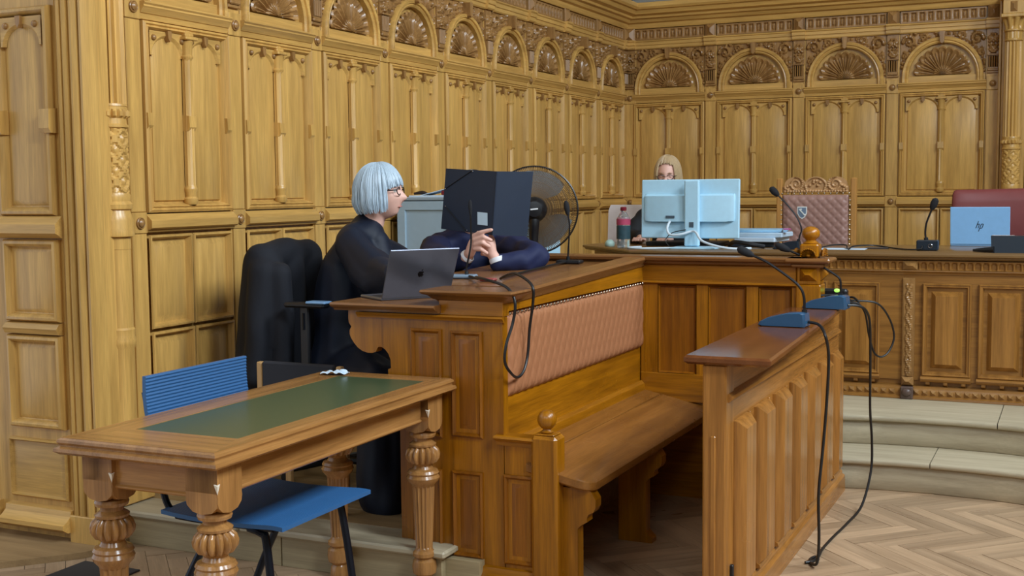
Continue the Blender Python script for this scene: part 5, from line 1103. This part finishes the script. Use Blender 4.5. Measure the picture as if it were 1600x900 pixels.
l2, lid2, M2, h2 = laptop('laptop', 'silver laptop with dark slanted letters on its lid on the judges bench', (-.76, 8.48, ZT), (1, .0, 0), (0, 1, 0), .365, .2, .245, .04, SILV, BLACKP)
m = MB()                                        # the slanted letters h and p
def stroke(a, b_, w_=.0028): 
    d = Vector((b_[0]-a[0], b_[1]-a[1])); n_ = Vector((-d.y, d.x)).normalized()*w_/2
    m.prism([(a[0]+n_.x, a[1]+n_.y), (a[0]-n_.x, a[1]-n_.y), (b_[0]-n_.x, b_[1]-n_.y), (b_[0]+n_.x, b_[1]+n_.y)], -.001, 0, 'z')
s_ = .052
def sl(x, y): return (x*s_+y*s_*.35, y*s_)
for a, b_ in (((-.36, -.3), (-.36, .62)), ((-.36, .18), (-.16, .26)), ((-.16, .26), (-.1, .16)), ((-.1, .16), (-.1, -.3)), ((.1, -.72), (.1, .26)), ((.1, .24), (.32, .24)), ((.32, .24), (.36, .14)), ((.36, .14), (.36, -.2)), ((.36, -.2), (.3, -.3)), ((.3, -.3), (.1, -.3))): stroke(sl(*a), sl(*b_), .0042)
lidn = Vector((M2[0][2], M2[1][2], M2[2][2])); outz = .0068 if lidn.y < 0 else 0
m.v = [(x+.365/2, y+h2/2, z+outz) for x, y, z in m.v]
part('lid_letters', m.xf(M2), plain('logo_black', (10, 11, 14), .2), lid2, label='dark slanted letters')
bb = thing('black_terminal', 'black box terminal with antenna-like foot in front of the silver laptop', 'terminal', (-.38, 7.72, ZT))
part('housing', MB().loft([[(-.455, 7.66, ZT), (-.27, 7.66, ZT), (-.27, 7.78, ZT), (-.455, 7.78, ZT)], [(-.462, 7.67, ZT+.1), (-.275, 7.67, ZT+.1), (-.275, 7.78, ZT+.1), (-.462, 7.78, ZT+.1)]]), plain('dark_petrol_plastic', (22, 34, 46), .35), bb)
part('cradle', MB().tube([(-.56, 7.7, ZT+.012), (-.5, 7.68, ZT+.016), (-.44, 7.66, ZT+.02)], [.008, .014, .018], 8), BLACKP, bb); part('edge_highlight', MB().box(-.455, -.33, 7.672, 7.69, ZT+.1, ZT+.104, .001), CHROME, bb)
# carved judge chair
jc = thing('carved_armchair', 'high-backed carved oak chair with diamond quilted leather and small shield', 'chair', (-1.72, 9.0, .33))
for x in (-2.005, -1.475): part('back_post', MB().box(x, x+.04, 8.88, 8.93, .33, 1.655, .006), wood('chair_oak', (186, 134, 70), 'z', .35, .2, .03), jc); part('leg', MB().box(x, x+.05, 8.42, 8.47, .33, .82, .006), W(), jc)
part('seat', MB().box(-1.99, -1.45, 8.42, 8.9, .76, .86, .03), LEATH, jc)
m = MB()
def dia(X, Z):
    e = np.minimum(np.minimum(X+.235, .235-X), np.minimum(Z, .66-Z)); a = (X*15+Z*15) % 1; b_ = (X*15-Z*15) % 1
    g = np.maximum(np.exp(-((a-.5)/.12)**2), np.exp(-((b_-.5)/.12)**2)); return .03+.02*np.sqrt(np.clip(e/.04, 0, 1))-.006*g*(e > .015)
m.hfield(-.235, .235, 0, .66, 60, 80, dia); m.box(-.235, .235, -.028, .0, 0, .66); m.xf(Matrix.Translation((-1.725, 8.92, .875))); part('padded_back', m, plain('chair_leather', (158, 120, 108), .38, 0, .05, 40), jc, 80)
m = MB()
for i in range(12): m.sphere((-1.725-.24+.48*i/11, 8.885, 1.545), .007, 8, 4)
for i in range(18): m.sphere((-1.725-.245, 8.885, .9+.035*i), .007, 8, 4); m.sphere((-1.725+.245, 8.885, .9+.035*i), .007, 8, 4)
part('nail_heads', m, BRASS, jc, kind='stuff')
pts = []
for s in (-1, 1):
    pts += spiral(s*.14, .06, .055, 1.7, PI/2, .012, .006, 34, s); pts += [(s*(.2+.02*math.sin(k)), .02+.008*k, .012) for k in range(5)]
    pts += [(s*(.065+.02*k/6), .02+.012*k, .010) for k in range(7)]
pts += [(.075*math.cos(PI*k/20), .045+.065*math.sin(PI*k/20), .010) for k in range(21)]+[(.04*math.cos(PI*k/5)*(.4+.6*(k % 2)), .05+.035*math.sin(PI*k/5), .012) for k in range(6)]+[(x/100, .008, .011) for x in range(-22, 23, 2)]
def crest_top(x): return max(.075*0+.045+(.068*math.sqrt(max(0, 1-(x/.085)**2))), .05+(.062*math.sqrt(max(0, 1-((abs(x)-.15)/.075)**2)) if abs(abs(x)-.15) < .075 else -.02))
m = MB().hfield(-.235, .235, 0, .12, 120, 34, carve(pts, 1.3, .012), lambda x, z: z < crest_top(x)); 
ol = [(-.235+.47*k/60, crest_top(-.235+.47*k/60)) for k in range(61)]; m.prism([(.235, 0), (-.235, 0)]+ol, -.011, .015, 'y'); m.xf(Matrix.Translation((-1.725, 8.905, 1.552))); part('carved_crest', m, plain('carved_chair_oak', (182, 138, 92), .35, 0, .1, 60), jc, 40)
m = MB().prism([(-.035, .04), (.035, .04), (.035, -.01), (.02, -.038), (0, -.05), (-.02, -.038), (-.035, -.01)], -.004, 0, 'y').xf(Matrix.Translation((-1.815, 8.872, 1.41))); sh = part('shield', m, plain('shield_white', (220, 220, 214), .5), jc, label='small white-edged shield badge')
part('shield_field', MB().prism([(-.028, .033), (.028, .033), (.028, -.008), (.015, -.031), (0, -.041), (-.015, -.031), (-.028, -.008)], -.006, -.003, 'y').xf(Matrix.Translation((-1.815, 8.872, 1.41))), plain('shield_blue', (104, 122, 142), .5, 0, .3, 120), sh)
m = MB(); m.box(-.004, .004, -.009, -.005, -.03, .03).box(.004, .014, -.009, -.005, .014, .026).lathe([(.009, -.0), (.009, .003)], 12, (0, -.006, -.03)); m.xf(Matrix.Translation((-1.815, 8.872, 1.41)) @ Matrix.Rotation(-.75, 4, 'Y')); part('shield_key', m, plain('shield_white', (220, 220, 214), .5), sh)
REDL = plain('red_leather', (122, 58, 56), .42, 0, .08, 20, .1)
rc = thing('red_leather_chair', 'dark red leather chair behind the silver laptop', 'chair', (-.45, 8.95, .33))
m = MB(); nn = 28; rings = []
for z, k, t in ((.85, 1, .1), (1.0, 1, .12), (1.3, 1, .12), (1.47, .995, .115), (1.53, .985, .1), (1.555, .96, .06), (1.562, .92, .02)):
    pts_ = []
    for i in range(nn): a = 2*PI*i/nn; cx_ = math.copysign(abs(math.cos(a))**.35, math.cos(a)); pts_.append((-.42+.375*k*cx_, 8.95+.05*cx_*cx_*-1+t*.5*math.copysign(abs(math.sin(a))**.6, math.sin(a)), z+.012*(cx_+1)*.5))
    rings.append(pts_)
part('backrest', m.loft(rings), REDL, rc, 60); part('seat', MB().box(-.75, -.1, 8.45, 8.9, .76, .88, .04), REDL, rc)
part('gas_post', MB().lathe([(.03, .4), (.03, .77)], 12, (-.43, 8.72, 0)), BLACKP, rc)
for k in range(5): a = 2*PI*k/5; part('base_leg', MB().tube([(-.43, 8.72, .42), (-.43+.26*math.cos(a), 8.72+.26*math.sin(a), .35)], .02, 8, False), BLACKP, rc)
